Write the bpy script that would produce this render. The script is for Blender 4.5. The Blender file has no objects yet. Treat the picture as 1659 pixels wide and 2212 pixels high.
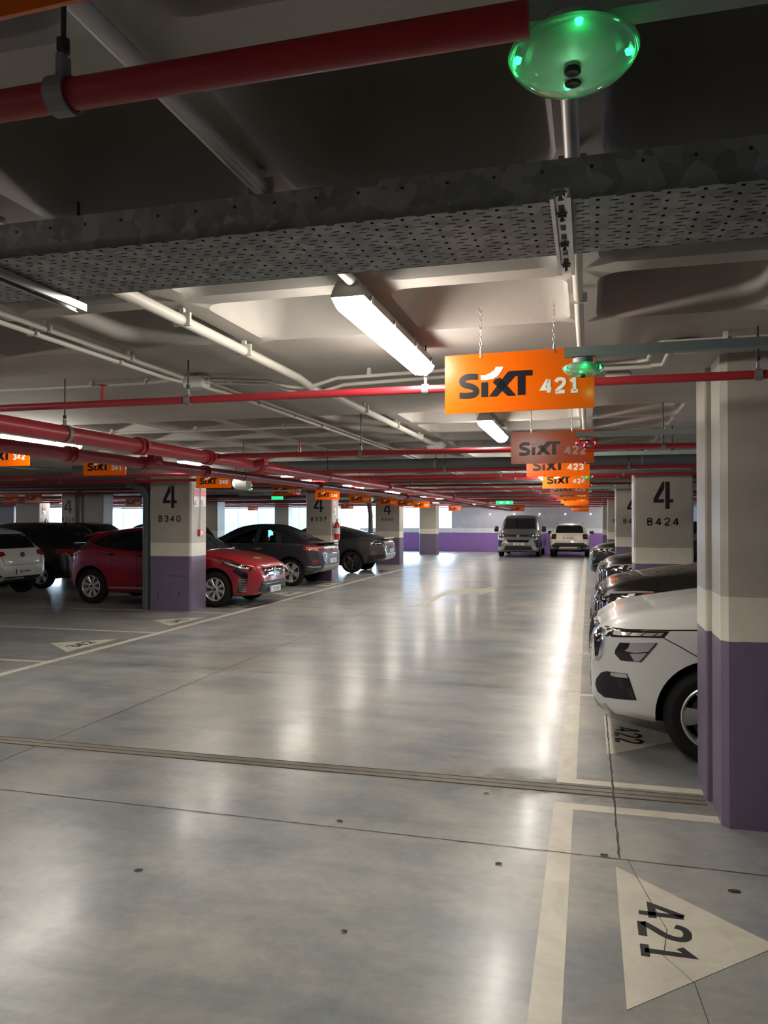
import bpy, bmesh, math, random
from mathutils import Vector, Matrix, geometry
from mathutils.bvhtree import BVHTree

random.seed(4)
PI = math.pi
SC = bpy.context.scene
COL = SC.collection

# ------------------------------------------------------------------ materials
def new_mat(name):
    m = bpy.data.materials.new(name); m.use_nodes = True
    nt = m.node_tree
    return m, nt, nt.nodes, nt.links, nt.nodes['Principled BSDF']

def mat(name, col, rough=0.5, metal=0.0, spec=0.5, coat=0.0, emit=None, estr=0.0, alpha=1.0, trans=0.0, ior=1.45):
    m, nt, N, L, b = new_mat(name)
    b.inputs['Base Color'].default_value = (*col, 1)
    b.inputs['Roughness'].default_value = rough
    b.inputs['Metallic'].default_value = metal
    b.inputs['Specular IOR Level'].default_value = spec
    b.inputs['Coat Weight'].default_value = coat
    b.inputs['Coat Roughness'].default_value = 0.04
    b.inputs['Alpha'].default_value = alpha
    b.inputs['Transmission Weight'].default_value = trans
    b.inputs['IOR'].default_value = ior
    if emit:
        b.inputs['Emission Color'].default_value = (*emit, 1)
        b.inputs['Emission Strength'].default_value = estr
    return m

def wpos(N):
    return N.new('ShaderNodeNewGeometry').outputs['Position']

def noise(N, L, vec, scale, detail=4, rough=0.55, dist=0.0):
    n = N.new('ShaderNodeTexNoise'); n.inputs['Scale'].default_value = scale
    n.inputs['Detail'].default_value = detail; n.inputs['Roughness'].default_value = rough
    n.inputs['Distortion'].default_value = dist
    L.new(vec, n.inputs['Vector']); return n.outputs['Fac']

def ramp(N, L, fac, stops, interp='LINEAR'):
    r = N.new('ShaderNodeValToRGB'); r.color_ramp.interpolation = interp
    e = r.color_ramp.elements
    while len(e) < len(stops): e.new(0.5)
    for i, (p, c) in enumerate(stops):
        e[i].position = p; e[i].color = (*c, 1) if len(c) == 3 else c
    L.new(fac, r.inputs['Fac']); return r.outputs['Color']

def mix(N, L, fac, a, b, mode='MIX'):
    m = N.new('ShaderNodeMix'); m.data_type = 'RGBA'; m.blend_type = mode
    for sock, v in ((m.inputs[0], fac), (m.inputs[6], a), (m.inputs[7], b)):
        if isinstance(v, (int, float)): sock.default_value = v
        elif isinstance(v, tuple): sock.default_value = (*v, 1)
        else: L.new(v, sock)
    return m.outputs[2]

def mth(N, L, op, a, b=0.0, c=None):
    m = N.new('ShaderNodeMath'); m.operation = op
    for i, v in enumerate((a, b, c)):
        if v is None: continue
        if isinstance(v, (int, float)): m.inputs[i].default_value = v
        else: L.new(v, m.inputs[i])
    return m.outputs[0]

def bump(N, L, b, h, strength=0.2, dist=0.01):
    n = N.new('ShaderNodeBump'); n.inputs['Strength'].default_value = strength
    n.inputs['Distance'].default_value = dist
    L.new(h, n.inputs['Height']); L.new(n.outputs['Normal'], b.inputs['Normal'])

def mapping(N, L, vec, scale):
    m = N.new('ShaderNodeMapping'); m.inputs['Scale'].default_value = scale
    L.new(vec, m.inputs['Vector']); return m.outputs['Vector']

def floor_mat():
    m, nt, N, L, b = new_mat('polished_concrete')
    p = wpos(N)
    n1 = noise(N, L, p, 0.45, 5, 0.55, 0.3)
    n2 = noise(N, L, p, 1.9, 10, 0.68, 0.25)
    n3 = noise(N, L, p, 16, 6, 0.7)
    n4 = noise(N, L, mapping(N, L, p, (0.5, 1.7, 1)), 1.1, 9, 0.66, 0.5)
    c1 = ramp(N, L, n1, [(0.36, (0.15, 0.19, 0.24)), (0.5, (0.285, 0.29, 0.28)), (0.64, (0.44, 0.40, 0.32))])
    c2 = ramp(N, L, n2, [(0.33, (0.13, 0.155, 0.19)), (0.5, (0.30, 0.298, 0.275)), (0.68, (0.48, 0.45, 0.385))])
    c = mix(N, L, 0.55, c1, c2)
    c = mix(N, L, 0.22, c, ramp(N, L, n3, [(0.3, (0.16, 0.16, 0.16)), (0.7, (0.44, 0.42, 0.39))]))
    dark = ramp(N, L, n4, [(0.30, (0.55, 0.62, 0.70)), (0.56, (1, 1, 1))])
    c = mix(N, L, 0.85, c, mix(N, L, 1.0, c, dark, 'MULTIPLY'))
    sp = N.new('ShaderNodeSeparateXYZ'); L.new(p, sp.inputs[0])
    dy = mth(N, L, 'ABSOLUTE', mth(N, L, 'SUBTRACT', sp.outputs[1], 4.86))
    dx = mth(N, L, 'SUBTRACT', sp.outputs[0], -1.6)
    band = mth(N, L, 'MAXIMUM', 0.0, mth(N, L, 'SUBTRACT', 0.42, dy))
    band = mth(N, L, 'MULTIPLY', band, mth(N, L, 'MAXIMUM', 0.0, mth(N, L, 'MULTIPLY', mth(N, L, 'SUBTRACT', n2, 0.42), 16.0)))
    band = mth(N, L, 'MULTIPLY', band, mth(N, L, 'MINIMUM', 1.0, mth(N, L, 'MAXIMUM', 0.0, dx)))
    band = mth(N, L, 'MINIMUM', band, 0.6)
    c = mix(N, L, band, c, (0.13, 0.10, 0.07))
    L.new(c, b.inputs['Base Color'])
    r = ramp(N, L, n2, [(0.3, (0.285,) * 3), (0.7, (0.33,) * 3)])
    r2 = ramp(N, L, noise(N, L, mapping(N, L, p, (0.3, 1.3, 1)), 1.6, 8, 0.65, 0.4), [(0.38, (0.0,) * 3), (0.62, (0.05,) * 3)])
    rr = mth(N, L, 'ADD', r, r2)
    rr = mth(N, L, 'ADD', rr, mth(N, L, 'MULTIPLY', band, 0.5))
    L.new(rr, b.inputs['Roughness'])
    b.inputs['Specular IOR Level'].default_value = 0.5
    b.inputs['Coat Weight'].default_value = 0.09; b.inputs['Coat Roughness'].default_value = 0.15
    hb = mth(N, L, 'ADD', mth(N, L, 'MULTIPLY', noise(N, L, mapping(N, L, p, (1, 2.2, 1)), 2.2, 3, 0.5), 1.0), mth(N, L, 'MULTIPLY', n3, 0.05))
    bump(N, L, b, hb, 0.35, 0.010)
    return m

def plaster_mat(name, col, var=0.12, bstr=0.25, rough=0.75):
    m, nt, N, L, b = new_mat(name)
    p = wpos(N)
    n1 = noise(N, L, p, 1.6, 5, 0.6); n2 = noise(N, L, p, 24, 5, 0.7)
    lo = tuple(v * (1 - var) for v in col); hi = tuple(min(1, v * (1 + var)) for v in col)
    c = ramp(N, L, n1, [(0.3, lo), (0.7, hi)])
    spots = ramp(N, L, noise(N, L, p, 9, 6, 0.8, 1.0), [(0.27, (0.6, 0.58, 0.55)), (0.34, (1, 1, 1))])
    c = mix(N, L, 0.6, c, mix(N, L, 1.0, c, spots, 'MULTIPLY'))
    L.new(c, b.inputs['Base Color']); b.inputs['Roughness'].default_value = rough
    bump(N, L, b, n2, bstr, 0.006)
    return m

def banded_mat(name, top, white, low, z1=1.0, z2=1.24, rough=0.45):
    """painted wall or column: coloured dado, pale stripe, plain paint above"""
    m, nt, N, L, b = new_mat(name)
    p = wpos(N)
    sp = N.new('ShaderNodeSeparateXYZ'); L.new(p, sp.inputs[0])
    wob = mth(N, L, 'MULTIPLY', mth(N, L, 'SUBTRACT', noise(N, L, p, 6, 2), 0.5), 0.012)
    z = mth(N, L, 'ADD', sp.outputs[2], wob)
    c = mix(N, L, mth(N, L, 'GREATER_THAN', z, z1), low, white)
    c = mix(N, L, mth(N, L, 'GREATER_THAN', z, z2), c, top)
    n1 = noise(N, L, p, 3, 6, 0.65, 0.5)
    c = mix(N, L, 1.0, c, ramp(N, L, n1, [(0.3, (0.9, 0.9, 0.9)), (0.7, (1.05, 1.05, 1.05))]), 'MULTIPLY')
    sc = ramp(N, L, noise(N, L, mapping(N, L, p, (3, 3, 9)), 5, 7, 0.8, 1.5), [(0.22, (0.55, 0.53, 0.5)), (0.29, (1, 1, 1))])
    c = mix(N, L, 0.7, c, mix(N, L, 1.0, c, sc, 'MULTIPLY'))
    L.new(c, b.inputs['Base Color']); b.inputs['Roughness'].default_value = rough
    bump(N, L, b, noise(N, L, p, 30, 4, 0.6), 0.15, 0.004)
    return m

def paint_line_mat():
    m, nt, N, L, b = new_mat('worn_road_paint')
    p = wpos(N)
    n1 = noise(N, L, p, 5, 7, 0.7, 0.6); n2 = noise(N, L, p, 28, 6, 0.75, 1.0)
    c = ramp(N, L, n1, [(0.3, (0.46, 0.43, 0.35)), (0.7, (0.64, 0.60, 0.50))])
    w = ramp(N, L, n2, [(0.27, (0.42, 0.40, 0.36)), (0.36, (1, 1, 1))])
    c = mix(N, L, 1.0, c, w, 'MULTIPLY')
    L.new(c, b.inputs['Base Color']); b.inputs['Roughness'].default_value = 0.42
    return m

def galv_mat(name='galvanised_steel', holes=False):
    m, nt, N, L, b = new_mat(name)
    p = wpos(N)
    v = N.new('ShaderNodeTexVoronoi'); v.inputs['Scale'].default_value = 28; L.new(p, v.inputs['Vector'])
    sp0 = N.new('ShaderNodeSeparateColor'); L.new(v.outputs['Color'], sp0.inputs[0])
    fac = mth(N, L, 'ADD', mth(N, L, 'MULTIPLY', sp0.outputs[0], 0.5), mth(N, L, 'MULTIPLY', noise(N, L, p, 7, 5, 0.7, 1.0), 0.6))
    c = ramp(N, L, fac, [(0.2, (0.16, 0.17, 0.165)), (0.55, (0.25, 0.26, 0.255)), (0.9, (0.38, 0.39, 0.38))])
    L.new(c, b.inputs['Base Color'])
    b.inputs['Metallic'].default_value = 0.35; b.inputs['Roughness'].default_value = 0.5
    if holes:
        sp = N.new('ShaderNodeSeparateXYZ'); L.new(p, sp.inputs[0])
        X, Y = sp.outputs[0], sp.outputs[1]
        def cell(v_, per, off, hw):      # 1 inside |frac-0.5| < hw
            f = mth(N, L, 'FRACT', mth(N, L, 'DIVIDE', mth(N, L, 'ADD', v_, 50 + off), per))
            return mth(N, L, 'LESS_THAN', mth(N, L, 'ABSOLUTE', mth(N, L, 'SUBTRACT', f, 0.5)), hw / per)
        dash = mth(N, L, 'MULTIPLY', cell(X, 0.068, 0.030, 0.009), cell(Y, 0.040, 0.0, 0.0022))
        dash2 = mth(N, L, 'MULTIPLY', cell(X, 0.068, 0.018, 0.009), cell(Y, 0.040, 0.02, 0.0022))
        sq = mth(N, L, 'MULTIPLY', cell(X, 0.068, -0.006, 0.0036), cell(Y, 0.040, 0.008, 0.005))
        h = mth(N, L, 'MAXIMUM', mth(N, L, 'MAXIMUM', dash, dash2), sq)
        L.new(mth(N, L, 'SUBTRACT', 1.0, h), b.inputs['Alpha'])
    return m

def glass_mat(name, tint, keep=0.5, rough=0.02):
    """thin tinted pane: partly see-through with a mirror-like coat"""
    m = bpy.data.materials.new(name); m.use_nodes = True
    N, L = m.node_tree.nodes, m.node_tree.links
    N.clear(); out = N.new('ShaderNodeOutputMaterial')
    t = N.new('ShaderNodeBsdfTransparent'); t.inputs[0].default_value = (*tint, 1)
    d = N.new('ShaderNodeBsdfDiffuse'); d.inputs[0].default_value = (0.02, 0.022, 0.025, 1)
    g = N.new('ShaderNodeBsdfGlossy'); g.inputs['Roughness'].default_value = rough
    m1 = N.new('ShaderNodeMixShader'); m1.inputs[0].default_value = keep
    L.new(d.outputs[0], m1.inputs[1]); L.new(t.outputs[0], m1.inputs[2])
    fr = N.new('ShaderNodeFresnel'); fr.inputs[0].default_value = 1.5
    m2 = N.new('ShaderNodeMixShader'); L.new(fr.outputs[0], m2.inputs[0])
    L.new(m1.outputs[0], m2.inputs[1]); L.new(g.outputs[0], m2.inputs[2])
    L.new(m2.outputs[0], out.inputs[0])
    return m

def milky_mat(name, col):
    m = bpy.data.materials.new(name); m.use_nodes = True
    N, L = m.node_tree.nodes, m.node_tree.links
    N.clear(); out = N.new('ShaderNodeOutputMaterial')
    t = N.new('ShaderNodeBsdfTransparent'); t.inputs[0].default_value = (.9, 1, .93, 1)
    d = N.new('ShaderNodeBsdfTranslucent'); d.inputs[0].default_value = (*col, 1)
    d2 = N.new('ShaderNodeBsdfDiffuse'); d2.inputs[0].default_value = (*col, 1)
    g = N.new('ShaderNodeBsdfGlossy'); g.inputs['Roughness'].default_value = .06
    a = N.new('ShaderNodeMixShader'); a.inputs[0].default_value = .4; L.new(d.outputs[0], a.inputs[1]); L.new(d2.outputs[0], a.inputs[2])
    m1 = N.new('ShaderNodeMixShader'); m1.inputs[0].default_value = .38; L.new(a.outputs[0], m1.inputs[1]); L.new(t.outputs[0], m1.inputs[2])
    fr = N.new('ShaderNodeFresnel'); fr.inputs[0].default_value = 1.45
    m2 = N.new('ShaderNodeMixShader'); L.new(fr.outputs[0], m2.inputs[0]); L.new(m1.outputs[0], m2.inputs[1]); L.new(g.outputs[0], m2.inputs[2])
    L.new(m2.outputs[0], out.inputs[0]); return m

def car_paint(name, col, metal=0.0, flake=0.0, rough=0.35):
    m = mat(name, col, rough, metal, 0.5, 1.0)
    return m

M = {}
M['floor'] = floor_mat()
M['ceiling'] = plaster_mat('ceiling_plaster', (0.42, 0.395, 0.36))
M['column'] = banded_mat('column_paint', (0.40, 0.365, 0.31), (0.66, 0.62, 0.52), (0.155, 0.118, 0.185))
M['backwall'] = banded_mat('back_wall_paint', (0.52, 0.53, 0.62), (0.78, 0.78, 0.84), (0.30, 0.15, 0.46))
M['concrete'] = plaster_mat('plain_concrete', (0.4, 0.4, 0.42))
M['line'] = paint_line_mat()
M['black_paint'] = mat('black_marking_paint', (0.012, 0.012, 0.014), 0.45)
M['joint'] = mat('joint_filler', (0.06, 0.055, 0.05), 0.8)
M['jointmetal'] = plaster_mat('worn_joint_cover', (0.17, 0.15, 0.12), 0.3, 0.4, 0.6)
M['galv'] = galv_mat(); M['tray'] = galv_mat('perforated_galvanised_steel', True)
M['steel'] = mat('zinc_steel', (0.45, 0.45, 0.44), 0.35, 0.8)
M['darksteel'] = mat('dark_hanger_steel', (0.045, 0.04, 0.04), 0.6, 0.4)
M['clamp'] = mat('grey_pipe_clamp', (0.22, 0.22, 0.22), 0.5, 0.3)
M['red'] = mat('red_pipe_paint', (0.34, 0.022, 0.03), 0.42, 0, 0.5, 0.1)
M['conduit'] = mat('white_conduit_plastic', (0.62, 0.59, 0.53), 0.4)
M['box'] = mat('junction_box_plastic', (0.55, 0.55, 0.52), 0.5)
M['pvc'] = mat('grey_drain_plastic', (0.105, 0.115, 0.12), 0.45)
M['bar'] = mat('grey_green_channel_paint', (0.24, 0.29, 0.28), 0.45)
M['cable'] = mat('black_cable_sheath', (0.02, 0.02, 0.02), 0.6)
M['orange'] = mat('orange_sign_face', (0.78, 0.125, 0.0), 0.22, 0, 0.5)
M['sign_black'] = mat('sign_black_vinyl', (0.008, 0.008, 0.012), 0.3)
M['sign_white'] = mat('sign_white_vinyl', (0.8, 0.79, 0.76), 0.35)
M['lamp_body'] = mat('lamp_housing_plastic', (0.42, 0.41, 0.38), 0.45)
M['lamp_lens'] = mat('glowing_lamp_diffuser', (0.9, 0.88, 0.8), 0.3, emit=(1.0, 0.94, 0.84), estr=26)
M['green_led'] = mat('green_led', (0.1, 0.8, 0.3), 0.3, emit=(0.03, 1.0, 0.22), estr=4)
M['red_led'] = mat('red_led', (0.9, 0.1, 0.1), 0.3, emit=(1.0, 0.04, 0.06), estr=8)
M['exit'] = mat('green_exit_panel', (0.02, 0.5, 0.2), 0.4, emit=(0.02, 0.8, 0.3), estr=.35)
M['exit_white'] = mat('lit_exit_symbol', (0.8, 0.9, 0.85), 0.4, emit=(0.8, 1.0, 0.9), estr=.8)
M['white_spot'] = mat('small_lit_spot', (0.9, 0.9, 1.0), 0.4, emit=(0.95, 0.97, 1.0), estr=1.2)
M['dome_g'] = milky_mat('milky_green_dome', (0.62, 0.72, 0.65))
M['black'] = mat('black_plastic', (0.012, 0.012, 0.013), 0.5)
M['gloss_black'] = mat('gloss_black_trim', (0.006, 0.006, 0.007), 0.08, 0, 0.5, 0.5)
M['well'] = mat('wheel_well_liner', (0.004, 0.004, 0.004), 0.9, 0, 0.1)
M['rubber'] = mat('tyre_rubber', (0.012, 0.012, 0.013), 0.75, 0, 0.3)
M['alloy'] = mat('silver_alloy', (0.58, 0.57, 0.54), 0.3, 0.55)
M['alloy_dark'] = mat('dark_alloy', (0.09, 0.09, 0.095), 0.3, 0.8)
M['disc'] = mat('brake_disc_steel', (0.12, 0.12, 0.12), 0.45, 0.8)
M['chrome'] = mat('chrome_trim', (0.8, 0.8, 0.82), 0.08, 1.0)
M['satin'] = mat('satin_silver_trim', (0.45, 0.45, 0.46), 0.35, 0.7)
M['glass'] = mat('dark_car_glass', (0.006, 0.007, 0.009), 0.03, 0, 0.6, 0.6)
M['clear'] = glass_mat('tinted_car_pane', (0.75, 0.9, 0.9), 0.92)
M['lamp_dark'] = mat('dark_headlamp_housing', (0.015, 0.015, 0.017), 0.08, 0, 0.6, 1.0)
M['lamp_ref'] = mat('headlamp_reflector', (0.62, 0.60, 0.56), 0.18, 0.55, 0.5, 1.0)
M['lamp_white'] = mat('clear_lamp_element', (0.8, 0.8, 0.78), 0.1, 0.2, 0.6, 1.0)
M['tail'] = mat('red_tail_lamp_lens', (0.28, 0.008, 0.012), 0.08, 0, 0.6, 1.0)
M['plate'] = mat('white_number_plate', (0.75, 0.75, 0.74), 0.35)
M['blue'] = mat('blue_plate_band', (0.02, 0.06, 0.4), 0.35)
M['seam'] = mat('panel_gap', (0.006, 0.006, 0.006), 0.8, 0, 0.1)
M['p_white'] = car_paint('white_car_paint', (0.66, 0.67, 0.65))
M['p_red'] = car_paint('red_car_paint', (0.27, 0.005, 0.012), 0.2)
M['p_black'] = car_paint('black_car_paint', (0.008, 0.008, 0.010))
M['p_brownblack'] = car_paint('dark_bronze_black_paint', (0.016, 0.014, 0.012), 0.3)
M['p_darkgrey'] = car_paint('dark_grey_paint', (0.045, 0.048, 0.058), 0.5)
M['p_grey'] = car_paint('warm_grey_paint', (0.07, 0.068, 0.066), 0.5)
M['p_silver'] = car_paint('silver_grey_paint', (0.24, 0.25, 0.26), 0.75, rough=0.3)
M['p_cream'] = car_paint('cream_paint', (0.72, 0.66, 0.53))
M['fabric'] = mat('black_soft_top_fabric', (0.010, 0.010, 0.012), 0.9, 0, 0.2)
M['ext_red'] = mat('extinguisher_red', (0.6, 0.02, 0.03), 0.25, 0, 0.5, 0.6)
M['signboard'] = mat('safety_sign_white', (0.75, 0.72, 0.68), 0.4)
M['facade'] = mat('cyan_glazed_facade', (0.06, 0.17, 0.18), 0.25)
M['facade_w'] = mat('pale_facade', (0.2, 0.22, 0.26), 0.6)
M['bluewin'] = mat('blue_window_film', (0.1, 0.25, 0.6), 0.3)
M['leaf'] = mat('dry_brown_leaf', (0.05, 0.035, 0.02), 0.8)
M['yellow'] = mat('yellow_sign_face', (0.8, 0.72, 0.02), 0.4, emit=(1, 0.9, 0.05), estr=0.5)

# ------------------------------------------------------------------ mesh helpers
class MB:
    def __init__(s): s.v = []; s.f = []; s.mi = []
    def add(s, vs, fs, mi=0):
        o = len(s.v); s.v += [tuple(v) for v in vs]
        s.f += [tuple(i + o for i in f) for f in fs]; s.mi += [mi] * len(fs)
        return s
    def box(s, c, d, mi=0, rz=0.0, bev=0.0):
        x, y, z = (q / 2 for q in d)
        if bev <= 0:
            vs = [(-x, -y, -z), (x, -y, -z), (x, y, -z), (-x, y, -z), (-x, -y, z), (x, -y, z), (x, y, z), (-x, y, z)]
            fs = [(0, 3, 2, 1), (4, 5, 6, 7), (0, 1, 5, 4), (1, 2, 6, 5), (2, 3, 7, 6), (3, 0, 4, 7)]
        else:
            bm = bmesh.new(); bmesh.ops.create_cube(bm, size=1)
            for v in bm.verts: v.co = Vector((v.co.x * d[0], v.co.y * d[1], v.co.z * d[2]))
            bmesh.ops.bevel(bm, geom=bm.edges[:], offset=bev, segments=2, affect='EDGES', profile=0.5)
            vs = [v.co.copy() for v in bm.verts]; bm.verts.index_update()
            fs = [tuple(v.index for v in f.verts) for f in bm.faces]; bm.free()
        cr, sr = math.cos(rz), math.sin(rz)
        vs = [(v[0] * cr - v[1] * sr + c[0], v[0] * sr + v[1] * cr + c[1], v[2] + c[2]) for v in vs]
        return s.add(vs, fs, mi)
    def tube(s, pts, r, n=12, mi=0, cap=True):
        pts = [Vector(p) for p in pts]; rings = []
        prev = None
        for i, p in enumerate(pts):
            t = (pts[min(i + 1, len(pts) - 1)] - pts[max(i - 1, 0)]).normalized()
            a = Vector((0, 0, 1)) if abs(t.z) < 0.9 else Vector((1, 0, 0))
            if prev is not None: a = prev
            u = (a - t * a.dot(t)).normalized(); w = t.cross(u); prev = u
            rr = r[i] if isinstance(r, (list, tuple)) else r
            rings.append([p + (u * math.cos(2 * PI * k / n) + w * math.sin(2 * PI * k / n)) * rr for k in range(n)])
        vs = [v for rg in rings for v in rg]; fs = []
        for i in range(len(rings) - 1):
            for k in range(n):
                fs.append((i * n + k, i * n + (k + 1) % n, (i + 1) * n + (k + 1) % n, (i + 1) * n + k))
        if cap:
            fs.append(tuple(reversed(range(n)))); fs.append(tuple((len(rings) - 1) * n + k for k in range(n)))
        return s.add(vs, fs, mi)
    def lathe(s, prof, c, axis='z', n=24, mi=0):
        vs = []; fs = []
        for r, h in prof:
            for k in range(n):
                a = 2 * PI * k / n
                p = (r * math.cos(a), r * math.sin(a), h)
                if axis == 'y': p = (p[0], p[2], p[1])
                elif axis == 'x': p = (p[2], p[0], p[1])
                vs.append((p[0] + c[0], p[1] + c[1], p[2] + c[2]))
        for i in range(len(prof) - 1):
            for k in range(n):
                fs.append((i * n + k, i * n + (k + 1) % n, (i + 1) * n + (k + 1) % n, (i + 1) * n + k))
        fs.append(tuple(range(n))[::-1]); fs.append(tuple((len(prof) - 1) * n + k for k in range(n)))
        return s.add(vs, fs, mi)
    def prism(s, poly, f0, f1, mi=0):
        """poly of 2D points; f0/f1 map (a,b) to 3D for the two faces"""
        n = len(poly)
        vs = [f0(*p) for p in poly] + [f1(*p) for p in poly]
        tris = geometry.tessellate_polygon([[Vector((p[0], p[1], 0)) for p in poly]])
        fs = [tuple(t) for t in tris] + [tuple(i + n for i in reversed(t)) for t in tris]
        fs += [(i, (i + 1) % n, n + (i + 1) % n, n + i) for i in range(n)]
        return s.add(vs, fs, mi)
    def build(s, name, mats, parent=None, smooth=False, fix=True, angle=35):
        me = bpy.data.meshes.new(name); me.from_pydata(s.v, [], s.f); me.update()
        if not isinstance(mats, (list, tuple)): mats = [mats]
        for m in mats: me.materials.append(M[m] if isinstance(m, str) else m)
        for p, i in zip(me.polygons, s.mi): p.material_index = i
        if fix:
            bm = bmesh.new(); bm.from_mesh(me); bmesh.ops.recalc_face_normals(bm, faces=bm.faces[:]); bm.to_mesh(me); bm.free()
        if smooth:
            for p in me.polygons: p.use_smooth = True
            me.set_sharp_from_angle(angle=math.radians(angle))
        o = bpy.data.objects.new(name, me); COL.objects.link(o)
        if parent is not None: o.parent = parent
        return o

def tag(o, label, cat, group=None, kind=None):
    o['label'] = label; o['category'] = cat
    if group: o['group'] = group
    if kind: o['kind'] = kind
    return o

def thing(name, label, cat, loc=(0, 0, 0), rz=0.0, group=None):
    o = bpy.data.objects.new(name, None); COL.objects.link(o)
    o.location = loc; o.rotation_euler = (0, 0, rz); o.empty_display_size = 0.2
    return tag(o, label, cat, group)

def struct(o):
    o['kind'] = 'structure'; return o

def copy_tree(o, parent=None):
    c = o.copy(); COL.objects.link(c); c.parent = parent
    for ch in list(o.children): copy_tree(ch, c)
    return c

_txt = {}
def text_geo(s, size, bold=0.0, spacing=1.0, sx=1.0):
    key = (s, size, bold, spacing, sx)
    if key in _txt: return _txt[key]
    cu = bpy.data.curves.new('t', 'FONT'); cu.body = s; cu.size = size; cu.offset = bold
    cu.space_character = spacing; cu.align_x = 'CENTER'; cu.align_y = 'CENTER'; cu.resolution_u = 3
    ob = bpy.data.objects.new('t', cu); COL.objects.link(ob)
    dg = bpy.context.evaluated_depsgraph_get(); me = ob.evaluated_get(dg).to_mesh()
    vs = [(v.co.x * sx, v.co.y) for v in me.vertices]; fs = [tuple(p.vertices) for p in me.polygons]
    ob.evaluated_get(dg).to_mesh_clear()
    bpy.data.objects.remove(ob); bpy.data.curves.remove(cu)
    ys = [v[1] for v in vs]; cy = (min(ys) + max(ys)) / 2
    vs = [(v[0], v[1] - cy) for v in vs]
    _txt[key] = (vs, fs); return _txt[key]

def text_obj(s, size, place, name, m, parent=None, bold=0.0, spacing=1.0, sx=1.0):
    """place(a,b) maps text coordinates to 3D"""
    vs, fs = text_geo(s, size, bold, spacing, sx)
    mb = MB(); mb.add([place(*v) for v in vs], fs)
    return mb.build(name, m, parent, fix=False)

def arc(cx, cy, r, a0, a1, n=6):
    return [(cx + r * math.cos(math.radians(a0 + (a1 - a0) * i / n)), cy + r * math.sin(math.radians(a0 + (a1 - a0) * i / n))) for i in range(n + 1)]

_S = lambda *p: ('s', list(p))
_P = lambda *p: ('p', list(p))
GLYPH = {
 '0': [_S((.30, 1), (.08, .86), (.03, .5), (.08, .14), (.30, 0), (.52, .14), (.57, .5), (.52, .86), (.30, 1))],
 '1': [_P((.08, .76), (.32, .96), (.32, 0)), _P((.10, .0), (.54, .0))],
 '2': [_S((.04, .76), (.12, .94), (.30, 1), (.50, .93), (.55, .74), (.46, .50), (.22, .24), (.04, .02)), _P((.0, .0), (.58, .0))],
 '3': [_S((.05, .88), (.28, 1), (.50, .90), (.50, .64), (.24, .53)), _S((.24, .53), (.52, .44), (.55, .16), (.30, 0), (.04, .11))],
 '4': [_P((.43, -.03), (.43, 1)), _P((.40, 1), (.02, .28), (.60, .28))],
 '5': [_P((.52, 1), (.12, 1), (.08, .55)), _S((.08, .55), (.30, .62), (.54, .48), (.55, .18), (.30, 0), (.04, .10))],
 '6': [_S((.48, .95), (.25, .88), (.07, .55), (.08, .14), (.30, 0), (.53, .13), (.53, .42), (.30, .55), (.08, .40))],
 '7': [_P((.03, 1), (.57, 1), (.22, 0))],
 '8': [_S((.30, .54), (.09, .64), (.09, .90), (.30, 1), (.51, .90), (.51, .64), (.30, .54)), _S((.30, .54), (.05, .40), (.06, .11), (.30, 0), (.54, .11), (.55, .40), (.30, .54))],
 '9': [_S((.52, .60), (.30, .45), (.07, .58), (.07, .87), (.30, 1), (.52, .86), (.53, .45), (.35, .12), (.12, .05))],
 'B': [_P((.06, 0), (.06, 1)), _S((.06, 1), (.36, .99), (.50, .86), (.46, .62), (.06, .53)), _S((.06, .53), (.42, .50), (.56, .30), (.46, .05), (.06, 0))],
}
def glyph_obj(s, h, w, place, place2, name, m, parent=None, sx=1.0, gap=.28):
    """characters as brush strokes of width w (fraction of the height h), centred"""
    mb = MB(); adv = (.6 * sx + gap) ; tot = adv * len(s) - gap
    for i, ch in enumerate(s):
        for kind, pts in GLYPH[ch]:
            P = [((i * adv + a * sx - tot / 2) * h, (b - .5) * h * (1 - w) ) for a, b in pts]
            if kind == 's':
                P = catmull(P, 4)
            W = w * h / 2
            if kind == 'p' or True:
                # extend the ends a little so corners close
                L_, R_ = [], []
                for k, p in enumerate(P):
                    a = P[max(k - 1, 0)]; b = P[min(k + 1, len(P) - 1)]
                    if kind == 'p' and 0 < k < len(P) - 1:
                        d1 = Vector((p[0] - a[0], p[1] - a[1])).normalized(); d2 = Vector((b[0] - p[0], b[1] - p[1])).normalized()
                        n1 = Vector((-d1.y, d1.x)); n2 = Vector((-d2.y, d2.x)); mm = (n1 + n2).normalized(); sc = min(1.8, 1 / max(.3, mm.dot(n1)))
                        nx, ny = mm.x * sc, mm.y * sc
                    else:
                        l = math.hypot(b[0] - a[0], b[1] - a[1]) or 1; nx, ny = -(b[1] - a[1]) / l, (b[0] - a[0]) / l
                    L_.append((p[0] + nx * W, p[1] + ny * W)); R_.append((p[0] - nx * W, p[1] - ny * W))
                for k in range(len(P) - 1):
                    mb.prism([L_[k], L_[k + 1], R_[k + 1], R_[k]], place, place2)
    return mb.build(name, m, parent)
def catmull(pts, k=4):
    out = []
    n = len(pts)
    for i in range(n - 1):
        p0 = pts[max(i - 1, 0)]; p1 = pts[i]; p2 = pts[i + 1]; p3 = pts[min(i + 2, n - 1)]
        for j in range(k):
            t = j / k
            out.append(tuple(0.5 * ((2 * p1[a]) + (-p0[a] + p2[a]) * t + (2 * p0[a] - 5 * p1[a] + 4 * p2[a] - p3[a]) * t * t
                                    + (-p0[a] + 3 * p1[a] - 3 * p2[a] + p3[a]) * t ** 3) for a in (0, 1)))
    out.append(pts[-1]); return out
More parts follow.
